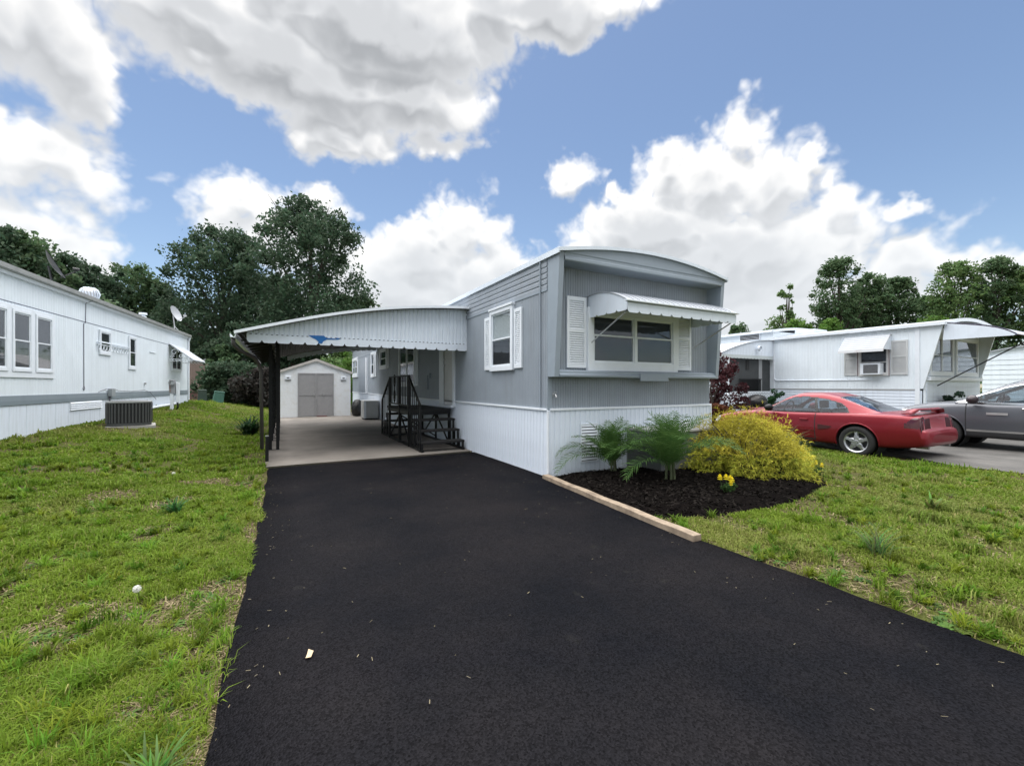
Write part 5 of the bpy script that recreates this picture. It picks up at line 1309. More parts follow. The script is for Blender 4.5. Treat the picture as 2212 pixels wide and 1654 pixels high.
grey = car_paint('grey_metallic_paint', (.10, .106, .122))
def cls_suv(C, ax, cls):
    y, z = C[:, 1], C[:, 2]; side = ax > .68; f = cls == 0
    cls[f & (ax < .70) & (z > .92) & (y < .75) & (y > -2.2)] = 5
    for a, b in ((.93, -.18), (-.22, -1.25)):
        cls[f & side & (y < a) & (y > b) & (z > .40) & (z < 1.03)] = 1
    for e in (.95, -.20, -1.27): cls[f & side & (np.abs(y - e) < .012) & (z > .38) & (z < 1.05)] = 2
    cls[f & side & (z < .40)] = 4
    cls[f & (cls != 2) & side & (z > .40) & (z < .455) & (y < 1.0) & (y > -1.3)] = 11
    cls[f & (y > 1.75) & (z > .70) & (z < .86) & (ax > .42)] = 6
    cls[f & (y > 2.2) & (z > .45) & (z < .80) & (ax < .55)] = 10
    return cls
def glz_suv(C, ax, cz, belt):
    x, y, z = C[:, 0], C[:, 1], C[:, 2]; b = np.array([belt(v) for v in y]); c = np.zeros(len(C), int)
    sidef = ax > np.interp(y, [-2.2, -1.0, 0, .6, 1.2], [.62, .60, .58, .62, .70])
    topz = np.interp(y, [-2.1, -1.5, -.6, -.1, .3, .7, 1.05], [1.30, 1.46, 1.535, 1.52, 1.42, 1.25, 1.06])
    c[sidef & (z > b - .02) & (z < b + .012) & (y < 1.1)] = 5
    g = sidef & (z > b + .02) & (z < topz) & (y > -2.0) & (y < 1.06 - (z - 1.05) * 1.3)
    c[sidef & (z > topz) & (z < topz + .018)] = 5
    c[g] = 1
    c[g & ((np.abs(y + .20) < .045) | (np.abs(y + 1.30) < .04))] = 4
    c[(~sidef) & (y > .22) & (y < 1.08)] = 3
    c[(~sidef) & (y < -2.0)] = 2
    return c
def build_suv():
    body = [(-2.35, .60, .45, .62, .74), (-2.33, .76, .40, .70, .84), (-2.25, .84, .36, .95, 1.06), (-2.0, .90, .32, 1.02, 1.09), (-1.45, .925, .28, 1.03, 1.08), (-.5, .922, .26, 1.01, 1.06), (.3, .92, .26, 1.0, 1.05), (1.0, .918, .26, .99, 1.08), (1.45, .915, .27, .95, 1.06), (1.9, .89, .28, .88, .99), (2.15, .84, .30, .80, .90), (2.30, .74, .34, .70, .78), (2.36, .58, .40, .60, .66)]
    cabin = [(-2.3, 1.08, .82, .58), (-2.15, 1.25, .82, .58), (-1.9, 1.47, .82, .60), (-1.4, 1.60, .825, .61), (-.7, 1.655, .83, .62), (-.1, 1.64, .835, .62), (.3, 1.53, .84, .65), (.7, 1.32, .84, .70), (1.15, 1.075, .82, .74)]
    r = build_car(dict(label='grey crossover car with chrome window line parked next to the red coupe', loc=(14.66, 2.75, .01), rz=R(0), body=body, cabin=cabin, axles=(-1.45, 1.38), R=.36, arch=.42, rim=.24, track=.80, m_rim=mat('silver_alloy', (.62, .63, .65), .3), paint=grey, lower=mat('black_plastic_cladding', (.03, .031, .033), .6), belt=lambda y: 1.055, classify=cls_suv, glazing=glz_suv, seats=((-.25, 1.30), (-1.15, 1.28)), steer=(.55, 1.08)))
    for s in (-1, 1):
        blob('mirror', mat('mirror_dark', (.03, .02, .025), .3), (s * 1.06, .80, 1.13), .13, .10, .10, 4, .05, 10, r)
        MB().bar((s * .88, .82, 1.06), (s * 1.03, .80, 1.08), .06, .05).build('mirror_arm', m_black, r)
        MB().box(s * .921, s * .945, -.12, .10, .93, .965).build('door_handle', mat('chrome', (.75, .76, .78), .15, metal=1), r, bevel=.01)
        MB().box(s * .921, s * .93, .30, .62, .80, .85).build('badge', m_alu, r)
        MB().bar((s * .60, .0, 1.66), (s * .60, -1.7, 1.64), .03).build('roof_rail', m_alu, r)
    MB().box(-.6, .6, .55, .75, .95, 1.06).build('dashboard', m_screen, r, bevel=.02)
build_suv()

# ------------------------------------------------------------------ trees
def leaf_mat(name, transl=.35):
    return mat(name, (1, 1, 1), .6, attr='Col', spec=.12, transl=transl)
m_leaf = leaf_mat('leaf')
m_bark = mat('bark', (.075, .062, .052), .9, var=(6, .4), bump=(25, .8, .03))
def leaf_cloud(centers, radii, per, size, col, colv, seed, flat=.75, up=.25, fill=1.0):
    """quads scattered through the clumps, denser near each clump's surface"""
    g = np.random.default_rng(seed); C = np.repeat(centers, per, 0); Rr = np.repeat(radii, per, 0); n = len(C)
    d = g.normal(size=(n, 3)); d /= np.linalg.norm(d, axis=1)[:, None]
    rad = g.uniform(0.15, 1, n) ** (1 / 2.2)
    P = C + d * Rr * rad[:, None] * np.array([1, 1, flat])
    nrm = g.normal(size=(n, 3)); nrm[:, 2] += up; nrm += d * .5; nrm /= np.linalg.norm(nrm, axis=1)[:, None]
    a = np.cross(nrm, g.normal(size=(n, 3))); a /= np.linalg.norm(a, axis=1)[:, None]; b = np.cross(nrm, a)
    s = size * g.uniform(.55, 1.25, n)[:, None]
    V = np.stack([P - a * s, P - b * s * .55, P + a * s, P + b * s * .55], 1).reshape(-1, 3)
    cl = np.repeat(g.uniform(-1, 1, len(centers)), per)
    f = (1 + colv * (.6 * cl + .5 * g.uniform(-1, 1, n)))[:, None]
    cc = np.clip(np.array(col)[None] * f, .004, 1); cc[:, 0] *= 1 + .15 * g.uniform(-1, 1, n)
    return V, np.repeat(cc, 4, 0)
def tree(label, base, height, crown_w, crown_lo, col, seed, n_cl=46, per=150, size=.22, shape='round', group=None, sparse=False, lean=0., bare=0, cat='tree', name='tree', trunk_r=None, flat=.88):
    r_ = random.Random(seed); g = np.random.default_rng(seed + 100)
    t = thing(name, label, cat, tuple(base), 0, group)
    H = height; tr = trunk_r or max(.07, H * .018)
    # limbs towards the clumps
    cs = []; rs = []
    tries = 0
    while len(cs) < n_cl and tries < 9000:
        tries += 1
        u = r_.random(); z = crown_lo + (H - crown_lo) * u
        if shape == 'round': prof = math.sin(math.pi * min(.97, .16 + .80 * u)) ** .6
        elif shape == 'cone': prof = max(.10, 1.0 - u * .95)
        elif shape == 'flat': prof = .55 + .45 * u if u < .85 else .75
        else: prof = .9 * math.sin(math.pi * min(.96, .2 + .75 * u)) ** .5
        rr = crown_w * prof * math.sqrt(r_.random()); a = r_.uniform(0, 6.283)
        if rr < crown_w * prof * .35 and r_.random() < .6: continue
        cr = crown_w * r_.uniform(.15, .30) * (.75 if u > .8 else 1)
        if r_.random() < .28: cr *= .5; rr *= 1.12
        cs.append((rr * math.cos(a) + lean * z, rr * math.sin(a), min(z, H - cr * flat))); rs.append(cr)
    cs = np.array(cs); rs = np.array(rs)[:, None] * np.ones((1, 3))
    V, cc = leaf_cloud(cs, rs, per, size, col, .45, seed, flat)
    # thinner foliage between the clumps
    k = max(6, len(cs) // 2); pick = g.choice(len(cs), k, replace=False); C2 = cs[pick] * np.array([.72, .72, 1]); C2[:, 2] = np.minimum(C2[:, 2], H - crown_w * .3)
    V2, c2 = leaf_cloud(C2, np.full((k, 3), crown_w * .42), int(per * 1.2), size, col, .3, seed + 1, .9)
    if H > crown_lo + crown_w: V = np.concatenate([V, V2]); cc = np.concatenate([cc, c2])
    o = place('crown', fast_mesh('crown', V, quads=np.arange(len(V)).reshape(-1, 4), m=m_leaf, cols=cc), (0, 0, 0), t)
    mb = MB(); top = Vector((lean * H * .8, 0, H * .86))
    mb.tube([Vector((0, 0, -.15)), Vector((.04 * H * .1, 0, H * .25)), Vector((lean * H * .5, .1, H * .5)), top], [tr * 1.25, tr, tr * .7, tr * .2], 9)
    for k in range(min(n_cl, 16)):
        c = Vector(cs[k]); s0 = Vector((lean * c.z * .4, 0, max(crown_lo * .7, c.z * .55))); mid = s0.lerp(c, .5) + Vector((0, 0, .06 * H * r_.uniform(-.2, .6)))
        mb.tube([s0, mid, c], [tr * .45, tr * .28, tr * .08], 6, caps=False)
    for k in range(bare):
        a = r_.uniform(0, 6.28); s0 = Vector((math.cos(a) * crown_w * .25, math.sin(a) * crown_w * .3, H * .82)); e = s0 + Vector((math.cos(a) * r_.uniform(.5, 2.2), math.sin(a) * .8, r_.uniform(1.2, 2.6)))
        m_ = s0.lerp(e, .6) + Vector((r_.uniform(-.2, .2), 0, .1)); mb.tube([s0, m_, e], [.05, .035, .012], 5)
        for q in range(3): mb.tube([s0.lerp(e, .4 + .2 * q), s0.lerp(e, .55 + .2 * q) + Vector((r_.uniform(-.6, .6), r_.uniform(-.3, .3), r_.uniform(.2, .6)))], [.025, .008], 4)
    mb.build('trunk', m_bark, t)
    return t
def gpos(x, f, dz=0):
    p = at(x, 833, f); return (p.x, p.y, gz1(p.x, p.y) + dz)
DG = (.056, .094, .056); DG2 = (.085, .140, .068); MG = (.11, .18, .065); LG = (.10, .19, .04)
def ht(y, f, z0=0): return CAMH + (HYP - y) / FPX * f - z0
# the big maple pair behind the carport
g1 = 'dark broad trees behind the carport'
b = gpos(672, 38); tree('tall dark maple with bare twigs at its top behind the carport', b, ht(432, 38, b[2]), 5.2, 1.6, DG, 21, 170, 120, .17, bare=7)
b = gpos(480, 40); tree('broad dark maple with rounded crown left of the tallest maple'.replace('left of', 'beside'), b, ht(492, 40, b[2]), 4.9, 1.5, DG, 22, 150, 115, .17)
b = gpos(760, 42); tree('low dark tree with spreading side branches behind the grey home roof', b, ht(640, 42, b[2]), 4.0, 1.0, DG2, 23, 90, 110, .18)
b = gpos(575, 46); tree('dark tree filling the gap between the two maples', b, ht(600, 46, b[2]), 5.6, 1.0, DG, 29, 110, 110, .22)
# tree line over the white home
for i, (x, f, y, w, sh, c) in enumerate([(-60, 30, 470, 4.4, 'round', DG), (40, 33, 505, 3.6, 'round', DG2), (115, 36, 545, 3.6, 'round', DG), (190, 40, 580, 3.8, 'flat', DG), (285, 44, 572, 3.0, 'flat', DG2), (345, 46, 610, 3.4, 'cone', DG), (240, 48, 640, 5.5, 'round', DG), (385, 50, 640, 4.4, 'round', DG), (150, 30, 640, 4.5, 'round', DG2)]):
    lb = ['tall dark oak with open crown above the triple-window end of the white home', 'rounded dark oak behind the roof dish of the white home', 'dark bushy tree above the dark satellite dish', 'flat-topped dark tree behind the turbine vent', 'flat-topped pine standing apart against the sky behind the white home roof', 'slim pointed tree between the flat-topped pine and the maples', 'wide low dark tree below the flat-topped pine', 'dark tree behind the pale grey satellite dish', 'low leafy tree just behind the white home roof'][i]
    b = gpos(x, f); tree(lb, b, ht(y, f, b[2]), w, 2.0, c, 40 + i, 110, 85, .19, sh, group='trees behind the white home with gutter')
# shrubs beyond the lawn
def shrub(label, base, h, w, col, seed, n_cl=26, per=120, size=.10, lo=.15, cat='shrub', group=None, name='shrub'):
    return tree(label, base, h, w, lo, col, seed, n_cl, per, size, 'round', group, cat=cat, name=name, trunk_r=.04)
b = gpos(432, 43); shrub('bright green shrub behind the brown home beside the striped awning', b, ht(728, 43, b[2]), 2.2, LG, 61, 40, 150, .15, lo=2.2)
b = gpos(510, 29); shrub('large dark rounded bush in front of the maples', b, ht(785, 29, b[2]), 2.4, DG, 62, 34, 170, .13)
b = gpos(568, 28); shrub('dark purplish bush beside the carport posts', b, ht(795, 28, b[2]), 1.9, (.045, .042, .038), 63, 30, 150, .12)
b = gpos(482, 31); shrub('tall dark bush covering the end of the brown home', b, ht(745, 31, b[2]), 1.4, DG2, 64, 30, 150, .14)
b = gpos(540, 33); shrub('dark leafy thicket under the maples', b, ht(700, 33, b[2]), 3.0, DG, 65, 40, 150, .17)
b = gpos(640, 36); shrub('dark thicket behind the shed roof', b, ht(735, 36, b[2]), 3.2, DG, 66, 40, 150, .17)
b = gpos(720, 34); shrub('mid green thicket between the shed and the grey home', b, ht(755, 34, b[2]), 2.2, MG, 67, 34, 150, .14)
b = gpos(752, 31); shrub('light green shrub beside the far end of the grey home', b, ht(757, 31, b[2]), 1.3, LG, 68, 22, 140, .11)
# trees beyond the cars
for i, (x, f, y, w, sh, c, lo) in enumerate([(1812, 46, 558, 2.6, 'round', DG2, 3.5), (1880, 47, 590, 2.3, 'round', DG2, 2.5), (1942, 47, 600, 2.3, 'round', DG2, 2.5), (2062, 45, 566, 2.7, 'round', MG, 3.2), (2150, 44, 558, 2.5, 'round', DG2, 3.0), (2225, 43, 575, 2.8, 'round', MG, 3.0), (2000, 50, 640, 2.6, 'round', DG2, 1.5), (1850, 50, 655, 3.2, 'round', DG2, 1.2)]):
    lb = ['tallest tree with open crown rising behind the white home with side porch', 'narrow tree next to the tallest tree behind the porch home', 'pointed dark tree in the middle of the row behind the porch home', 'airy tree with sky showing through its crown above the front awning', 'slender tree with visible trunk above the front awning', 'airy tree at the end of the row over the front awning', 'low dark tree between the airy trees', 'low dark tree under the tallest tree of the row'][i]
    b = gpos(x, f); tree(lb, b, ht(y, f, b[2]), w, lo, c, 80 + i, 120, 62 if c is MG else 76, .155, sh, group='trees behind the porch home')
b = gpos(1700, 42); tree('thin sapling standing alone against the clouds', b, ht(604, 42, b[2]), .9, 5.2, MG, 95, 30, 40, .13, 'round')
for i, (x, f, y, w, c) in enumerate([(1590, 38, 700, 1.8, DG2), (1655, 36, 690, 1.9, MG), (1730, 34, 692, 2.2, LG), (1790, 36, 690, 2.0, LG), (1690, 44, 680, 2.6, MG), (2020, 36, 680, 2.0, LG), (1960, 38, 688, 1.8, MG)]):
    lb = ['dark low bush beside the corner of the grey home', 'mid green bush under the thin sapling', 'light green bush behind the raised roof', 'yellow-green bush at the foot of the tallest tree', 'wide mid green bush behind the light green bushes', 'light green bush behind the roof of the porch home', 'mid green bush below the pointed dark tree'][i]
    b = gpos(x, f); shrub(lb, b, ht(y, f, b[2]), w, c, 100 + i, 26, 130, .13, group='bushes behind the porch home')
# belt of woodland closing the horizon
def build_belt():
    g = np.random.default_rng(9); cs = []; rs = []
    for x in np.arange(-500, 2700, 26):
        f = g.uniform(58, 74); p = at(x, 833, f); hgt = g.uniform(4, 8.0) if x < 1000 else g.uniform(3.2, 6)
        for z in np.arange(.4, hgt, 1.5): cs.append((p.x + g.normal(0, .8), p.y + g.normal(0, .8), z)); rs.append(g.uniform(1.3, 2.1))
    cs = np.array(cs); rs = np.array(rs)[:, None] * np.ones((1, 3))
    V, cc = leaf_cloud(cs, rs, 34, .38, DG2, .4, 3)
    tag(place('woodland', fast_mesh('woodland', V, quads=np.arange(len(V)).reshape(-1, 4), m=m_leaf, cols=cc), (0, 0, 0)), 'distant belt of dark woodland behind all the homes', 'woodland', kind='stuff')
build_belt()

# ------------------------------------------------------------------ garden plants
def frond_mesh(L, n, droop, rise, seed, lw, ll):
    """arching palm leaf with paired leaflets; base at origin, heading +x"""
    r_ = random.Random(seed); pts = []
    ang = rise; p = Vector((0, 0, 0)); st = L / n
    for i in range(n + 1):
        pts.append(p.copy()); p = p + Vector((math.cos(ang), 0, math.sin(ang))) * st; ang -= droop / n * (.4 + 1.2 * i / n)
    V = []; Q = []; T = []
    def q4(a, b, c, d): V.extend([a, b, c, d]); k = len(V); Q.append((k - 4, k - 3, k - 2, k - 1))
    for i in range(n): # rachis
        a, b = pts[i], pts[i + 1]; w = .006 * (1 - .7 * i / n); q4(a + Vector((0, -w, 0)), b + Vector((0, -w, 0)), b + Vector((0, w, 0)), a + Vector((0, w, 0)))
    for i in range(2, n + 1):
        t = i / n; d = (pts[i] - pts[i - 1]).normalized(); up = Vector((-d.z, 0, d.x))
        ln = ll * (math.sin(math.pi * min(.96, .18 + .78 * t)) ** .7) * r_.uniform(.85, 1.1)
        for s in (-1, 1):
            for h in range(2):
                base = pts[i] - d * st * .5 * h
                di = (d * .75 + Vector((0, s * .85, 0)) + up * r_.uniform(.1, .45)).normalized()
                m = base + di * ln * .5; e = base + di * ln + Vector((0, 0, -ln * r_.uniform(.12, .35)))
                wv = di.cross(up).normalized() * lw
                wv = d * lw
                q4(base - wv * .4, m - wv, m + wv, base + wv * .4); q4(m - wv, e, e + wv * .1, m + wv)
    return V, Q
def palm(label, loc, hgt, n, seed, spread=1.0, col=(.045, .095, .035)):
    r_ = random.Random(seed); t = thing('palm', label, 'palm', loc)
    mp = mat('palm_leaf', (.05, .12, .032), .5, var=(9, .35), col2=(.10, .18, .05), transl=.35, spec=.12)
    protos = []
    st = MB()
    for k in range(7): a = r_.uniform(0, 6.28); st.tube([(.07 * math.cos(a), .07 * math.sin(a), -.05), (.05 * math.cos(a), .05 * math.sin(a), hgt * .35)], [.02, .012], 6)
    st.build('stem', mat('palm_stem', (.055, .07, .028), .7, var=(9, .4)), t)
    for k in range(n):
        az_ = 6.283 * k / n * 2.618 + r_.uniform(-.3, .3); u = k / n
        L = hgt * r_.uniform(.85, 1.1) * (.82 + .28 * u); rise = R(90 - 52 * u ** 1.4) + r_.uniform(-.12, .12)
        V, Q = frond_mesh(L, 15, R(42 + 70 * u), rise, seed * 50 + k, .0078, L * .32)
        me = bpy.data.meshes.new('frond'); me.from_pydata([tuple(v) for v in V], [], Q); me.materials.append(mp)
        o = place('frond', me, (.03 * math.cos(az_), .03 * math.sin(az_), hgt * .14), t); o.rotation_euler = (0, 0, az_)
    return t
palm('feathery green palm in the mulch next to the louvred skirting vent', (4.62, 5.24, .06), .88, 26, 5)
palm('feathery green palm between the yellow shrub and the smaller palm'.replace('smaller', 'other'), (5.0, 4.42, .08), 1.0, 30, 6)

def strap_clump(name, label, loc, n, L, col, seed, w=.012, cat='plant', spread=.5, group=None, droop=1.4):
    r_ = random.Random(seed); V = []; Q = []; cols = []
    t = thing(name, label, cat, loc, 0, group)
    for k in range(n):
        a = r_.uniform(0, 6.283); l = L * r_.uniform(.6, 1.1); ang = R(r_.uniform(45, 88)); p = Vector((r_.gauss(0, .05) * L / .6, r_.gauss(0, .05) * L / .6, 0)); d0 = Vector((math.cos(a), math.sin(a), 0)); s = Vector((-d0.y, d0.x, 0)); ww = w * r_.uniform(.7, 1.2); S_ = 7
        c = [x * r_.uniform(.65, 1.35) for x in col]; o = len(V)
        for i in range(S_ + 1):
            f = i / S_; wi = ww * (1 - f ** 2.2) + .0006; V += [p - s * wi, p + s * wi]; cols += [c, c]
            p = p + (d0 * math.cos(ang) + Vector((0, 0, math.sin(ang)))) * l / S_; ang -= droop / S_ * (.3 + 1.4 * f)
        Q += [(o + 2 * i, o + 2 * i + 1, o + 2 * i + 3, o + 2 * i + 2) for i in range(S_)]
    place('leaves', fast_mesh('leaves', [tuple(v) for v in V], quads=Q, m=m_leaf, cols=np.array(cols)), (0, 0, 0), t)
    return t
strap_clump('ornamental_grass', 'arching ornamental grass behind the yellow shrub beside the red car', (8.3, 4.7, .03), 190, .85, (.07, .12, .055), 8, .008, droop=1.9)
strap_clump('daylily', 'dark green strap-leaved plant clump beside the carport posts', (-.82, 14.9, gz1(-.82, 14.9)), 210, .82, (.035, .075, .03), 9, .018, droop=2.1)
strap_clump('weed_tuft', 'coarse grass tuft at the lower edge of the asphalt beside bare soil', (-.40, 1.93, gz1(-.4, 1.93)), 60, .20, (.09, .17, .04), 12, .006, group='weed tufts', cat='weed')
strap_clump('weed_tuft', 'dark green leafy weed standing in the lawn before the carport', (-1.05, 6.0, gz1(-1.05, 6.0)), 60, .24, (.05, .13, .035), 13, .009, group='weed tufts', cat='weed')
strap_clump('weed_tuft', 'tall pale grass tuft on the lawn near the end of the wooden beam', (4.5, 1.75, gz1(4.5, 1.75)), 70, .32, (.10, .17, .06), 14, .004, group='weed tufts', cat='weed')
strap_clump('weed_tuft', 'bright broad-leaved weed on the lawn near the neighbour driveway', (6.6, 2.05, gz1(6.6, 2.05)), 30, .26, (.13, .22, .045), 15, .016, group='weed tufts', cat='weed')

def cypress():
    g = np.random.default_rng(17); t = thing('shrub', 'mounded golden yellow thread-leaf shrub in the mulch bed', 'shrub', (6.70, 4.36, .05))
    cen = []
    # drooping thread sprays on an uneven dome
    n = 10500; u = g.uniform(0, 1, n); az_ = g.uniform(0, 6.283, n); el = np.arcsin(g.uniform(-.05, 1, n))
    lob = 1 + .15 * np.sin(az_ * 3 + 1.0) * np.cos(el) + .09 * np.sin(az_ * 7 + el * 5) + .07 * np.sin(az_ * 15 - el * 9) * np.cos(el) + g.normal(0, .05, n)
    shell = g.uniform(.62, 1.04, n) ** .7
    Rx, Ry, Rz = .98, .86, .92
    B = np.stack([np.cos(az_) * np.cos(el) * Rx, np.sin(az_) * np.cos(el) * Ry, np.sin(el) * Rz * (1 - .0)], -1) * (lob * shell)[:, None]
    B[:, 2] *= 1 - .42 * sstep(B[:, 0], -.1, 1.0) - .30 * sstep(-B[:, 0], .25, 1.0); B[:, 2] += .02; B[:, 0] += .10 * (1 - B[:, 2])
    out = B / np.linalg.norm(B, axis=1)[:, None]
    V = []; Qs = []; cols = []; S_ = 4; K = 5
    allV = []; allC = []
    for k in range(K):
        d = out * .8 + g.normal(0, .6, (n, 3)); d[:, 2] += .15; d /= np.linalg.norm(d, axis=1)[:, None]
        L = g.uniform(.03, .09, n); w = g.uniform(.0026, .005, n)
        s = np.cross(d, g.normal(size=(n, 3))); s /= np.linalg.norm(s, axis=1)[:, None]
        p = B.copy(); row = []
        for i in range(S_ + 1):
            f = i / S_; wi = (w * (1 - .75 * f))[:, None]; row.append(np.stack([p - s * wi, p + s * wi], 1))
            p = p + d * (L / S_)[:, None]; d = d + np.array([0, 0, -.55]) * (.5 + f); d /= np.linalg.norm(d, axis=1)[:, None]
        A = np.stack(row, 1)            # n, S+1, 2, 3
        allV.append(A.reshape(-1, 3))
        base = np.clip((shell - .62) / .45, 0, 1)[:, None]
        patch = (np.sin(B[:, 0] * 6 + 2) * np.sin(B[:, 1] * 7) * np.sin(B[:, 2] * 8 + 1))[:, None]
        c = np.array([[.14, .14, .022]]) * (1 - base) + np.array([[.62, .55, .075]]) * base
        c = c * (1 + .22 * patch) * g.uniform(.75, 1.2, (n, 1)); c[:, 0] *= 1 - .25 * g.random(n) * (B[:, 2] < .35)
        allC.append(np.repeat(c, (S_ + 1) * 2, 0))
    V = np.concatenate(allV); C = np.concatenate(allC); N = n * K
    o = (np.arange(N) * (S_ + 1) * 2)[:, None] + (np.arange(S_) * 2)[None]; o = o.ravel()
    Q = np.stack([o, o + 1, o + 3, o + 2], -1)
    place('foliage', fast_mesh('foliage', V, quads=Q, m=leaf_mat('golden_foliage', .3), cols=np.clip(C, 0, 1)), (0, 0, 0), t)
    mb = MB()
    for k in range(22):
        a = g.uniform(0, 6.283); e = Vector((math.cos(a) * g.uniform(.3, .8), math.sin(a) * g.uniform(.3, .7), g.uniform(.3, .85))); mb.tube([(0, 0, -.06), e * .5 + Vector((0, 0, .08)), e], [.025, .014, .005], 5)
    mb.build('stem', m_bark, t)
cypress()

def marigold(label, loc, heads, seed):
    r_ = random.Random(seed); t = thing('marigold', label, 'flower', loc)
    my = mat('yellow_petal', (.88, .74, .012), .6, var=(40, .2), transl=.2)
    cs = []; 
    for k, (x, y, z, rr) in enumerate(heads):
        mb = MB()
        for lay in range(4):
            m = 13 - 2 * lay; R0 = rr
            for q in range(m):
                a = 6.283 * q / m + lay * .4; e_ = R(-25 + 33 * lay); d = Vector((math.cos(a) * math.cos(e_), math.sin(a) * math.cos(e_), math.sin(e_))); s = Vector((-math.sin(a), math.cos(a), 0)) * rr * .27
                c = Vector((x, y, z + .006 * lay)); mb.add([c, c + d * R0 * .6 - s, c + d * R0 + Vector((0, 0, -.004)), c + d * R0 * .6 + s], [(0, 1, 2, 3)])
        mb.build('flower_head', my, t)
        MB().tube([(x * .3, y * .3, 0), (x * .8, y * .8, z * .6), (x, y, z)], .003, 5).build('stalk', mat('stalk_green', (.05, .10, .03), .6), t)
    c = np.array([(r_.gauss(0, .05), r_.gauss(0, .05), r_.uniform(.03, .10)) for _ in range(14)]); V, cc = leaf_cloud(c, np.full((14, 3), .045), 26, .018, (.05, .10, .03), .4, seed)
    place('leaves', fast_mesh('leaves', V, quads=np.arange(len(V)).reshape(-1, 4), m=m_leaf, cols=cc), (0, 0, 0), t)
marigold('yellow marigold cluster with five heads in the open mulch', (5.05, 3.55, .08), [(-.10, .02, .19, .036), (-.05, -.03, .195, .036), (.05, -.02, .17, .036), (.11, .0, .14, .036), (.0, -.06, .12, .030)], 4)
marigold('yellow marigold cluster under the edge of the golden shrub', (7.36, 3.66, .06), [(-.08, .0, .15, .034), (.08, .03, .17, .034), (.10, -.05, .14, .034), (.0, -.02, .19, .028)], 5)

b = (12.95, 9.6, 0); shrub('dark red-leaved shrub between the grey home and the porch', b, 2.6, .95, (.06, .022, .026), 131, 30, 150, .06)
b = (12.5, 9.2, 0); shrub('orange-tipped low shrub beside the red car nose', b, .85, .5, (.14, .055, .03), 132, 16, 120, .05)
def pot_plant(label, loc, h, w, seed, col):
    t = thing('potted_plant', label, 'potted plant', loc)
    MB().lathe([(.12, 0), (.17, .26), (.18, .28), (.15, .28), (.14, .2)], (0, 0, 0), 18).build('pot', mat('clay_pot', (.20, .09, .06), .8), t, smooth=True)
    g = np.random.default_rng(seed); c = np.stack([g.normal(0, w * .45, 22), g.normal(0, w * .45, 22), g.uniform(.35, h, 22)], -1)
    V, cc = leaf_cloud(c, np.full((22, 3), .13), 60, .05, col, .4, seed); place('leaves', fast_mesh('leaves', V, quads=np.arange(len(V)).reshape(-1, 4), m=m_leaf, cols=cc), (0, 0, 0), t)
    MB().tube([(0, 0, .1), (.02, 0, h * .7)], .015, 6).build('stem', m_bark, t)
pot_plant('leafy potted plant in front of the porch lattice beside the barbecue', (17.75, 10.4, 0), 1.25, .35, 7, (.04, .10, .04))
pot_plant('broad dark potted shrub under the slanted front window', (19.6, 5.35, 0), 1.45, .55, 8, (.028, .055, .035))

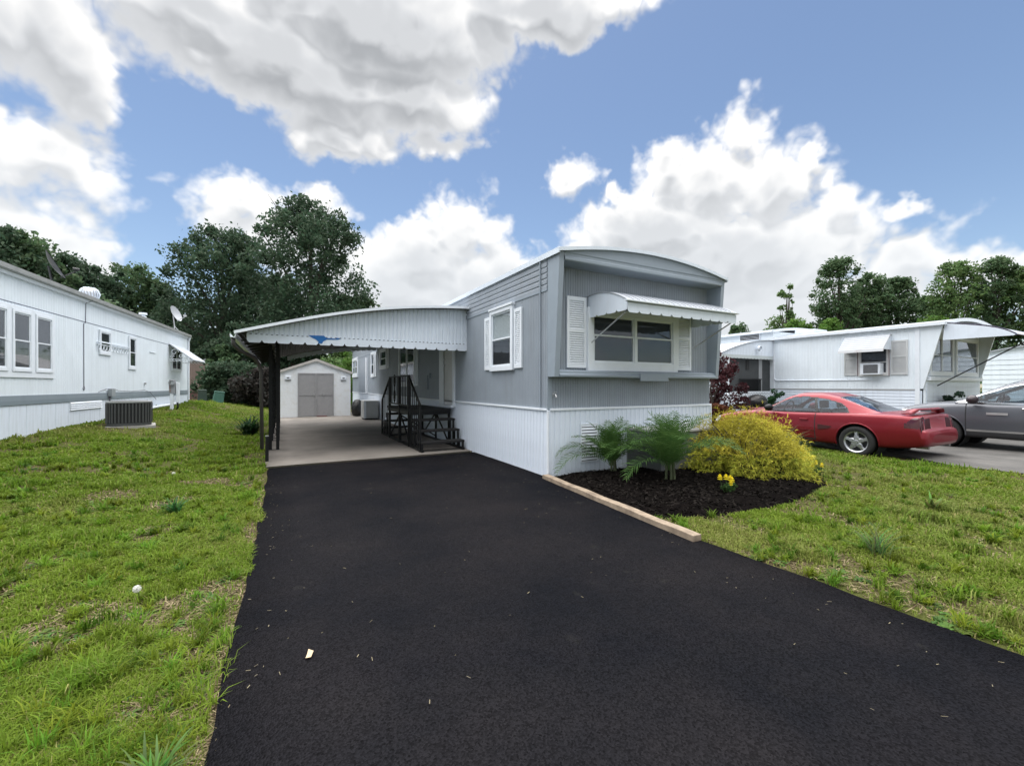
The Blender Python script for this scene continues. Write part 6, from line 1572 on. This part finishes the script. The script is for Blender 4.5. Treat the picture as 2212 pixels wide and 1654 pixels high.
# ------------------------------------------------------------------ grass and small litter
def grass(name, label, x0, x1, y0, y1, n, keep, seed):
    g = np.random.default_rng(seed)
    # sample denser near the camera: density falls with distance squared
    X = []; Y = []
    tot = 0
    while tot < n:
        x = g.uniform(x0, x1, 400000); y = g.uniform(y0, y1, 400000)
        fwd = SY * x + CY * y; lat = CY * x - SY * y; d = np.hypot(x, y)
        ok = (fwd > .9) & (np.abs(lat) < fwd * 1.32 + .35) & (g.random(len(x)) < np.minimum(1, (2.3 / d) ** 1.75)) & keep(x, y)
        bare = fbm(x, y, 1.7, 31) + .16 * np.exp(-np.minimum(np.abs(x + .25), np.abs(x - 3.5)) / .22); ok &= (g.random(len(x)) < np.clip(1.0 - (bare - .50) * 7.0, .06, 1))
        X.append(x[ok]); Y.append(y[ok]); tot += ok.sum()
    x = np.concatenate(X)[:n]; y = np.concatenate(Y)[:n]; d = np.hypot(x, y); n = len(x)
    z = gz(x, y)
    tall = fbm(x, y, .9, 17); tuft = sstep(vnoise(x, y, 3.6, 41), .62, .92)
    h = (.022 + .042 * tall + .085 * tuft * g.random(n)) * g.uniform(.6, 1.35, n); h *= np.clip(1.0 + d * .012, 1, 1.35)
    w = .0016 * np.clip(d / 1.7, 1, 9) * g.uniform(.7, 1.4, n)
    a = g.uniform(0, 6.283, n); lean = g.uniform(.15, 1.25, n)
    dx, dy = np.cos(a), np.sin(a); sx, sy = -dy, dx
    fa = g.uniform(-.9, .9, n) + YAW * 0
    P0 = np.stack([x, y, z - .004], -1); D = np.stack([dx, dy, 0 * dx], -1); S = np.stack([sx, sy, 0 * sx], -1); U = np.array([0, 0, 1.0])
    m = P0 + U * (h * .62)[:, None] + D * (h * .22 * lean)[:, None]; e = P0 + U * (h * (1.0 - .28 * lean))[:, None] + D * (h * .72 * lean)[:, None]
    W_ = w[:, None]
    V = np.stack([P0 - S * W_, P0 + S * W_, m - S * W_ * .8, m + S * W_ * .8, e], 1).reshape(-1, 3)
    i = np.arange(n) * 5
    Q = np.stack([i, i + 1, i + 3, i + 2], -1); T = np.stack([i + 2, i + 3, i + 4], -1)
    hue = fbm(x, y, .45, 51); dry = sstep(fbm(x, y, .6, 61) + .22 * (g.random(n) - .5), .50, .74)
    c1 = np.array([.112, .190, .020]); c2 = np.array([.175, .245, .028]); c3 = np.array([.30, .26, .11])
    c = c1 * (1 - hue[:, None]) + c2 * hue[:, None]
    lush = (tuft * sstep(tall, .3, .7))[:, None]; c = c * (1 - .5 * lush) + np.array([.085, .205, .016]) * .5 * lush
    dr = np.clip(dry * .38 + (g.random(n) < .07) * .7, 0, .9)[:, None]
    c = (c * (1 - dr) + c3 * dr) * g.uniform(.7, 1.3, (n, 1))
    me = fast_mesh(name, V, quads=Q, tris=T, m=mat('grass_blade', (1, 1, 1), .55, attr='Col', spec=.12, transl=.4), cols=np.repeat(c, 5, 0))
    return tag(place(name, me, (0, 0, 0)), label, 'grass', kind='stuff')
def edge_l(y): return np.interp(y, [-6, 2, 5.4, 8.63, 30], [-.25, -.27, -.21, -.25, -.25])
def keepL(x, y):
    th = -R(4.2); lx = (x + 4.79) * math.cos(-th) - (y - 12) * math.sin(-th)
    wob = (fbm(y, x * 0, 2.6, 71) - .5) * .16
    pad = np.hypot(x + 3.52, y - 14.72) > .66
    edge = edge_l(y) + .012 + wob * .75
    return (x < edge) & (lx > .02) & pad
def keepR(x, y):
    wob = (fbm(y, x * 0, 2.6, 77) - .5) * .14
    e = np.interp(y, [-6, .7, 2.7, 5.62], [3.47, 3.46, 3.42, 3.6]) + .005 + wob * .75
    bed = in_poly(x, y, BED) & (poly_dist(x, y, BED) > .02)
    home_ = (x > 3.6) & (x < 7.55) & (y > 5.58)
    return (x > e) & ~bed & ~home_ & (x < np.interp(y, [-8, 2.2, 3, 6], [10.5, 10.55, 10.5, 11.1]) + wob)
def tufts(name, label, x0, x1, y0, y1, n, keep, seed):
    g = np.random.default_rng(seed); x = g.uniform(x0, x1, n * 60); y = g.uniform(y0, y1, n * 60); d = np.hypot(x, y); fwd = SY * x + CY * y; lat = CY * x - SY * y
    ok = (fwd > .8) & (np.abs(lat) < fwd * 1.3 + .4) & (g.random(len(x)) < np.minimum(1, (2.2 / d) ** 1.4)) & keep(x, y) & (fbm(x, y, 1.1, 91) > .42)
    x, y = x[ok][:n], y[ok][:n]; n = len(x); per = 34
    kind = g.random(n); L0 = np.where(kind < .25, .055, g.uniform(.05, .13, n)); W0 = np.where(kind < .25, .0065, .0022) * np.clip(np.hypot(x, y) / 2.2, 1, 3)
    col = np.where((kind < .25)[:, None], np.array([[.085, .17, .035]]), np.array([[.12, .225, .02]])) * g.uniform(.5, 1.1, (n, 1)); col[:, 0] *= g.uniform(.85, 1.5, n)
    X = np.repeat(x, per) + g.normal(0, .016, n * per); Y = np.repeat(y, per) + g.normal(0, .016, n * per); Z = gz(X, Y); N = n * per
    a = g.uniform(0, 6.283, N); L = np.repeat(L0, per) * g.uniform(.5, 1.15, N); w = np.repeat(W0, per) * g.uniform(.7, 1.3, N); el = np.where(np.repeat(kind, per) < .25, g.uniform(.1, .7, N), g.uniform(.6, 1.5, N))
    P = np.stack([X, Y, Z], -1); D = np.stack([np.cos(a), np.sin(a), 0 * a], -1); S = np.stack([-np.sin(a), np.cos(a), 0 * a], -1) * w[:, None]; U = np.array([0, 0, 1.])
    m = P + (D * np.cos(el)[:, None] + U * np.sin(el)[:, None]) * (L * .6)[:, None]; e = m + (D * np.cos(el - .7)[:, None] + U * np.sin(el - .7)[:, None]) * (L * .5)[:, None]
    V = np.stack([P - S * .6, P + S * .6, m - S, m + S, e], 1).reshape(-1, 3); i = np.arange(N) * 5
    me = fast_mesh(name, V, quads=np.stack([i, i + 1, i + 3, i + 2], -1), tris=np.stack([i + 2, i + 3, i + 4], -1), m=MATS['grass_blade'], cols=np.repeat(np.repeat(col, per, 0) * g.uniform(.75, 1.25, (N, 1)), 5, 0))
    return tag(place(name, me, (0, 0, 0)), label, 'grass', kind='stuff')
grass('lawn_grass', 'patchy mown grass of the lawn beside the asphalt and white home', -6.5, 0, .2, 36, 210000, keepL, 1)
grass('lawn_grass', 'mown grass of the lawn round the mulch bed', 3.4, 11, .0, 12, 120000, keepR, 2)
def far_grass():
    def k(x, y): return (y > 22) & ((x < -.1) | (x > 7.6)) & (x < 11)
    grass('lawn_grass', 'far lawn behind the shed towards the dark bushes', -14, 8, 24, 45, 12000, lambda x, y: (x < -.2) | (y > 24.6), 3)
far_grass()
tufts('grass_tufts', 'coarse grass tufts and broad-leaved weeds through the lawn beside the white home', -5, -.28, .4, 12, 900, keepL, 5)
tufts('grass_tufts', 'coarse grass tufts and weeds through the lawn round the mulch bed', 3.5, 10, .2, 6, 420, keepR, 6)
def thatch():
    g = np.random.default_rng(33); V = []; C = []
    for (x0, x1, n, keep) in ((-4, -.2, 16000, lambda x, y: x < edge_l(y) + .05), (3.3, 8, 9000, lambda x, y: keepR(x - .06, y))):
        x = g.uniform(x0, x1, n * 14); y = g.uniform(.4, 8, n * 14); d = np.hypot(x, y); fwd = SY * x + CY * y; lat = CY * x - SY * y
        bare = fbm(x, y, 1.7, 31) + .16 * np.exp(-np.minimum(np.abs(x + .25), np.abs(x - 3.5)) / .22)
        ok = (fwd > .8) & (np.abs(lat) < fwd * 1.3 + .4) & keep(x, y) & (g.random(len(x)) < np.minimum(1, (2.0 / d) ** 1.6) * np.clip((bare - .40) * 5, .08, 1))
        x, y = x[ok][:n], y[ok][:n]; n = len(x); z = gz(x, y) + g.uniform(.003, .016, n)
        z = np.where((x > -.2) & (x < 3.3), .034, z); a = g.uniform(0, 6.283, n); L = g.uniform(.008, .035, n); w = g.uniform(.0008, .002, n) * np.clip(np.hypot(x, y) / 2, 1, 3)
        P = np.stack([x, y, z], -1); D = np.stack([np.cos(a), np.sin(a), g.normal(0, .22, n)], -1) * L[:, None]; S = np.stack([-np.sin(a), np.cos(a), 0 * a], -1) * w[:, None]
        V.append(np.stack([P - D - S, P + D - S, P + D + S, P - D + S], 1).reshape(-1, 3))
        t = g.random((n, 1)); C.append(np.repeat((np.array([[.075, .052, .035]]) * (1 - t) + np.array([[.27, .225, .13]]) * t) * g.uniform(.6, 1.2, (n, 1)), 4, 0))
    V = np.concatenate(V); C = np.concatenate(C)
    tag(place('thatch', fast_mesh('thatch', V, quads=np.arange(len(V)).reshape(-1, 4), m=mat('thatch_straw', (1, 1, 1), .9, attr='Col', spec=.05), cols=C), (0, 0, 0)), 'dead straw and bark bits over the bare spots of the lawn', 'straw', kind='stuff')
thatch()
def litter():
    g = np.random.default_rng(23); n = 240
    x = g.uniform(-.15, 3.35, n); y = g.uniform(.5, 8.4, n)
    e = g.random(n) < .6; x = np.where(e, np.where(g.random(n) < .35, g.normal(-.1, .12, n), g.normal(3.2, .35, n)), x); k = (x > -.2) & (x < 3.36); x, y = x[k], y[k]; n = len(x)
    a = g.uniform(0, 6.283, n); L = g.uniform(.003, .013, n); w = g.uniform(.0008, .0022, n); z = np.full(n, .0335)
    P = np.stack([x, y, z], -1); D = np.stack([np.cos(a), np.sin(a), g.normal(0, .1, n)], -1) * L[:, None]; S = np.stack([-np.sin(a), np.cos(a), 0 * a], -1) * w[:, None]
    V = np.stack([P - D - S, P + D - S, P + D + S, P - D + S], 1).reshape(-1, 3)
    c = np.repeat(np.array([[.20, .17, .10]]) * g.uniform(.5, 1.3, (n, 1)), 4, 0)
    tag(place('litter', fast_mesh('litter', V, quads=np.arange(n * 4).reshape(-1, 4), m=mat('dry_clipping', (1, 1, 1), .8, attr='Col'), cols=c), (0, 0, 0)), 'dry grass clippings scattered on the asphalt', 'litter', kind='stuff')
litter()
m_ll = mat('dry_leaf', (.55, .42, .26), .7, var=(60, .2))
tag(MB().add([(0.11, 2.47, .036), (.135, 2.46, .040), (.15, 2.50, .046), (.128, 2.545, .037), (.118, 2.50, .034)], [(0, 1, 2, 3, 4)]).build('dry_leaf', m_ll, solid=.0008), 'pale curled dry leaf lying on the asphalt', 'leaf')
def dandelion(label, x, y, h, rr):
    t = thing('dandelion', label, 'dandelion', (x, y, gz1(x, y)), 0, 'dandelion clocks in the lawn')
    MB().tube([(0, 0, 0), (.01, .0, h * .6), (0, 0, h)], .0022, 5).build('stalk', mat('stalk_green', (.05, .10, .03), .6), t)
    g = np.random.default_rng(int(abs(x) * 100)); d = g.normal(size=(160, 3)); d /= np.linalg.norm(d, axis=1)[:, None]
    mb = MB(); c = Vector((0, 0, h))
    for k in d:
        k = Vector(k); s = k.orthogonal().normalized() * .0012; p = c + k * rr; mb.add([c + s * .3, c - s * .3, p - s, p + s], [(0, 1, 2, 3)]); e = k.orthogonal().normalized() * rr * .14; f_ = k.cross(e); mb.add([p + e, p + f_, p - e, p - f_], [(0, 1, 2, 3)])
    mb.build('seed_head', mat('seed_fluff', (.75, .75, .72), .9, transl=.4), t)
p = [(-.86, 3.75, .085, .024), (-1.45, 8.2, .07, .024)]
dandelion('white dandelion clock in the short grass closest to the asphalt', *p[0])
dandelion('white dandelion clock in the longer grass near the carport', *p[1])
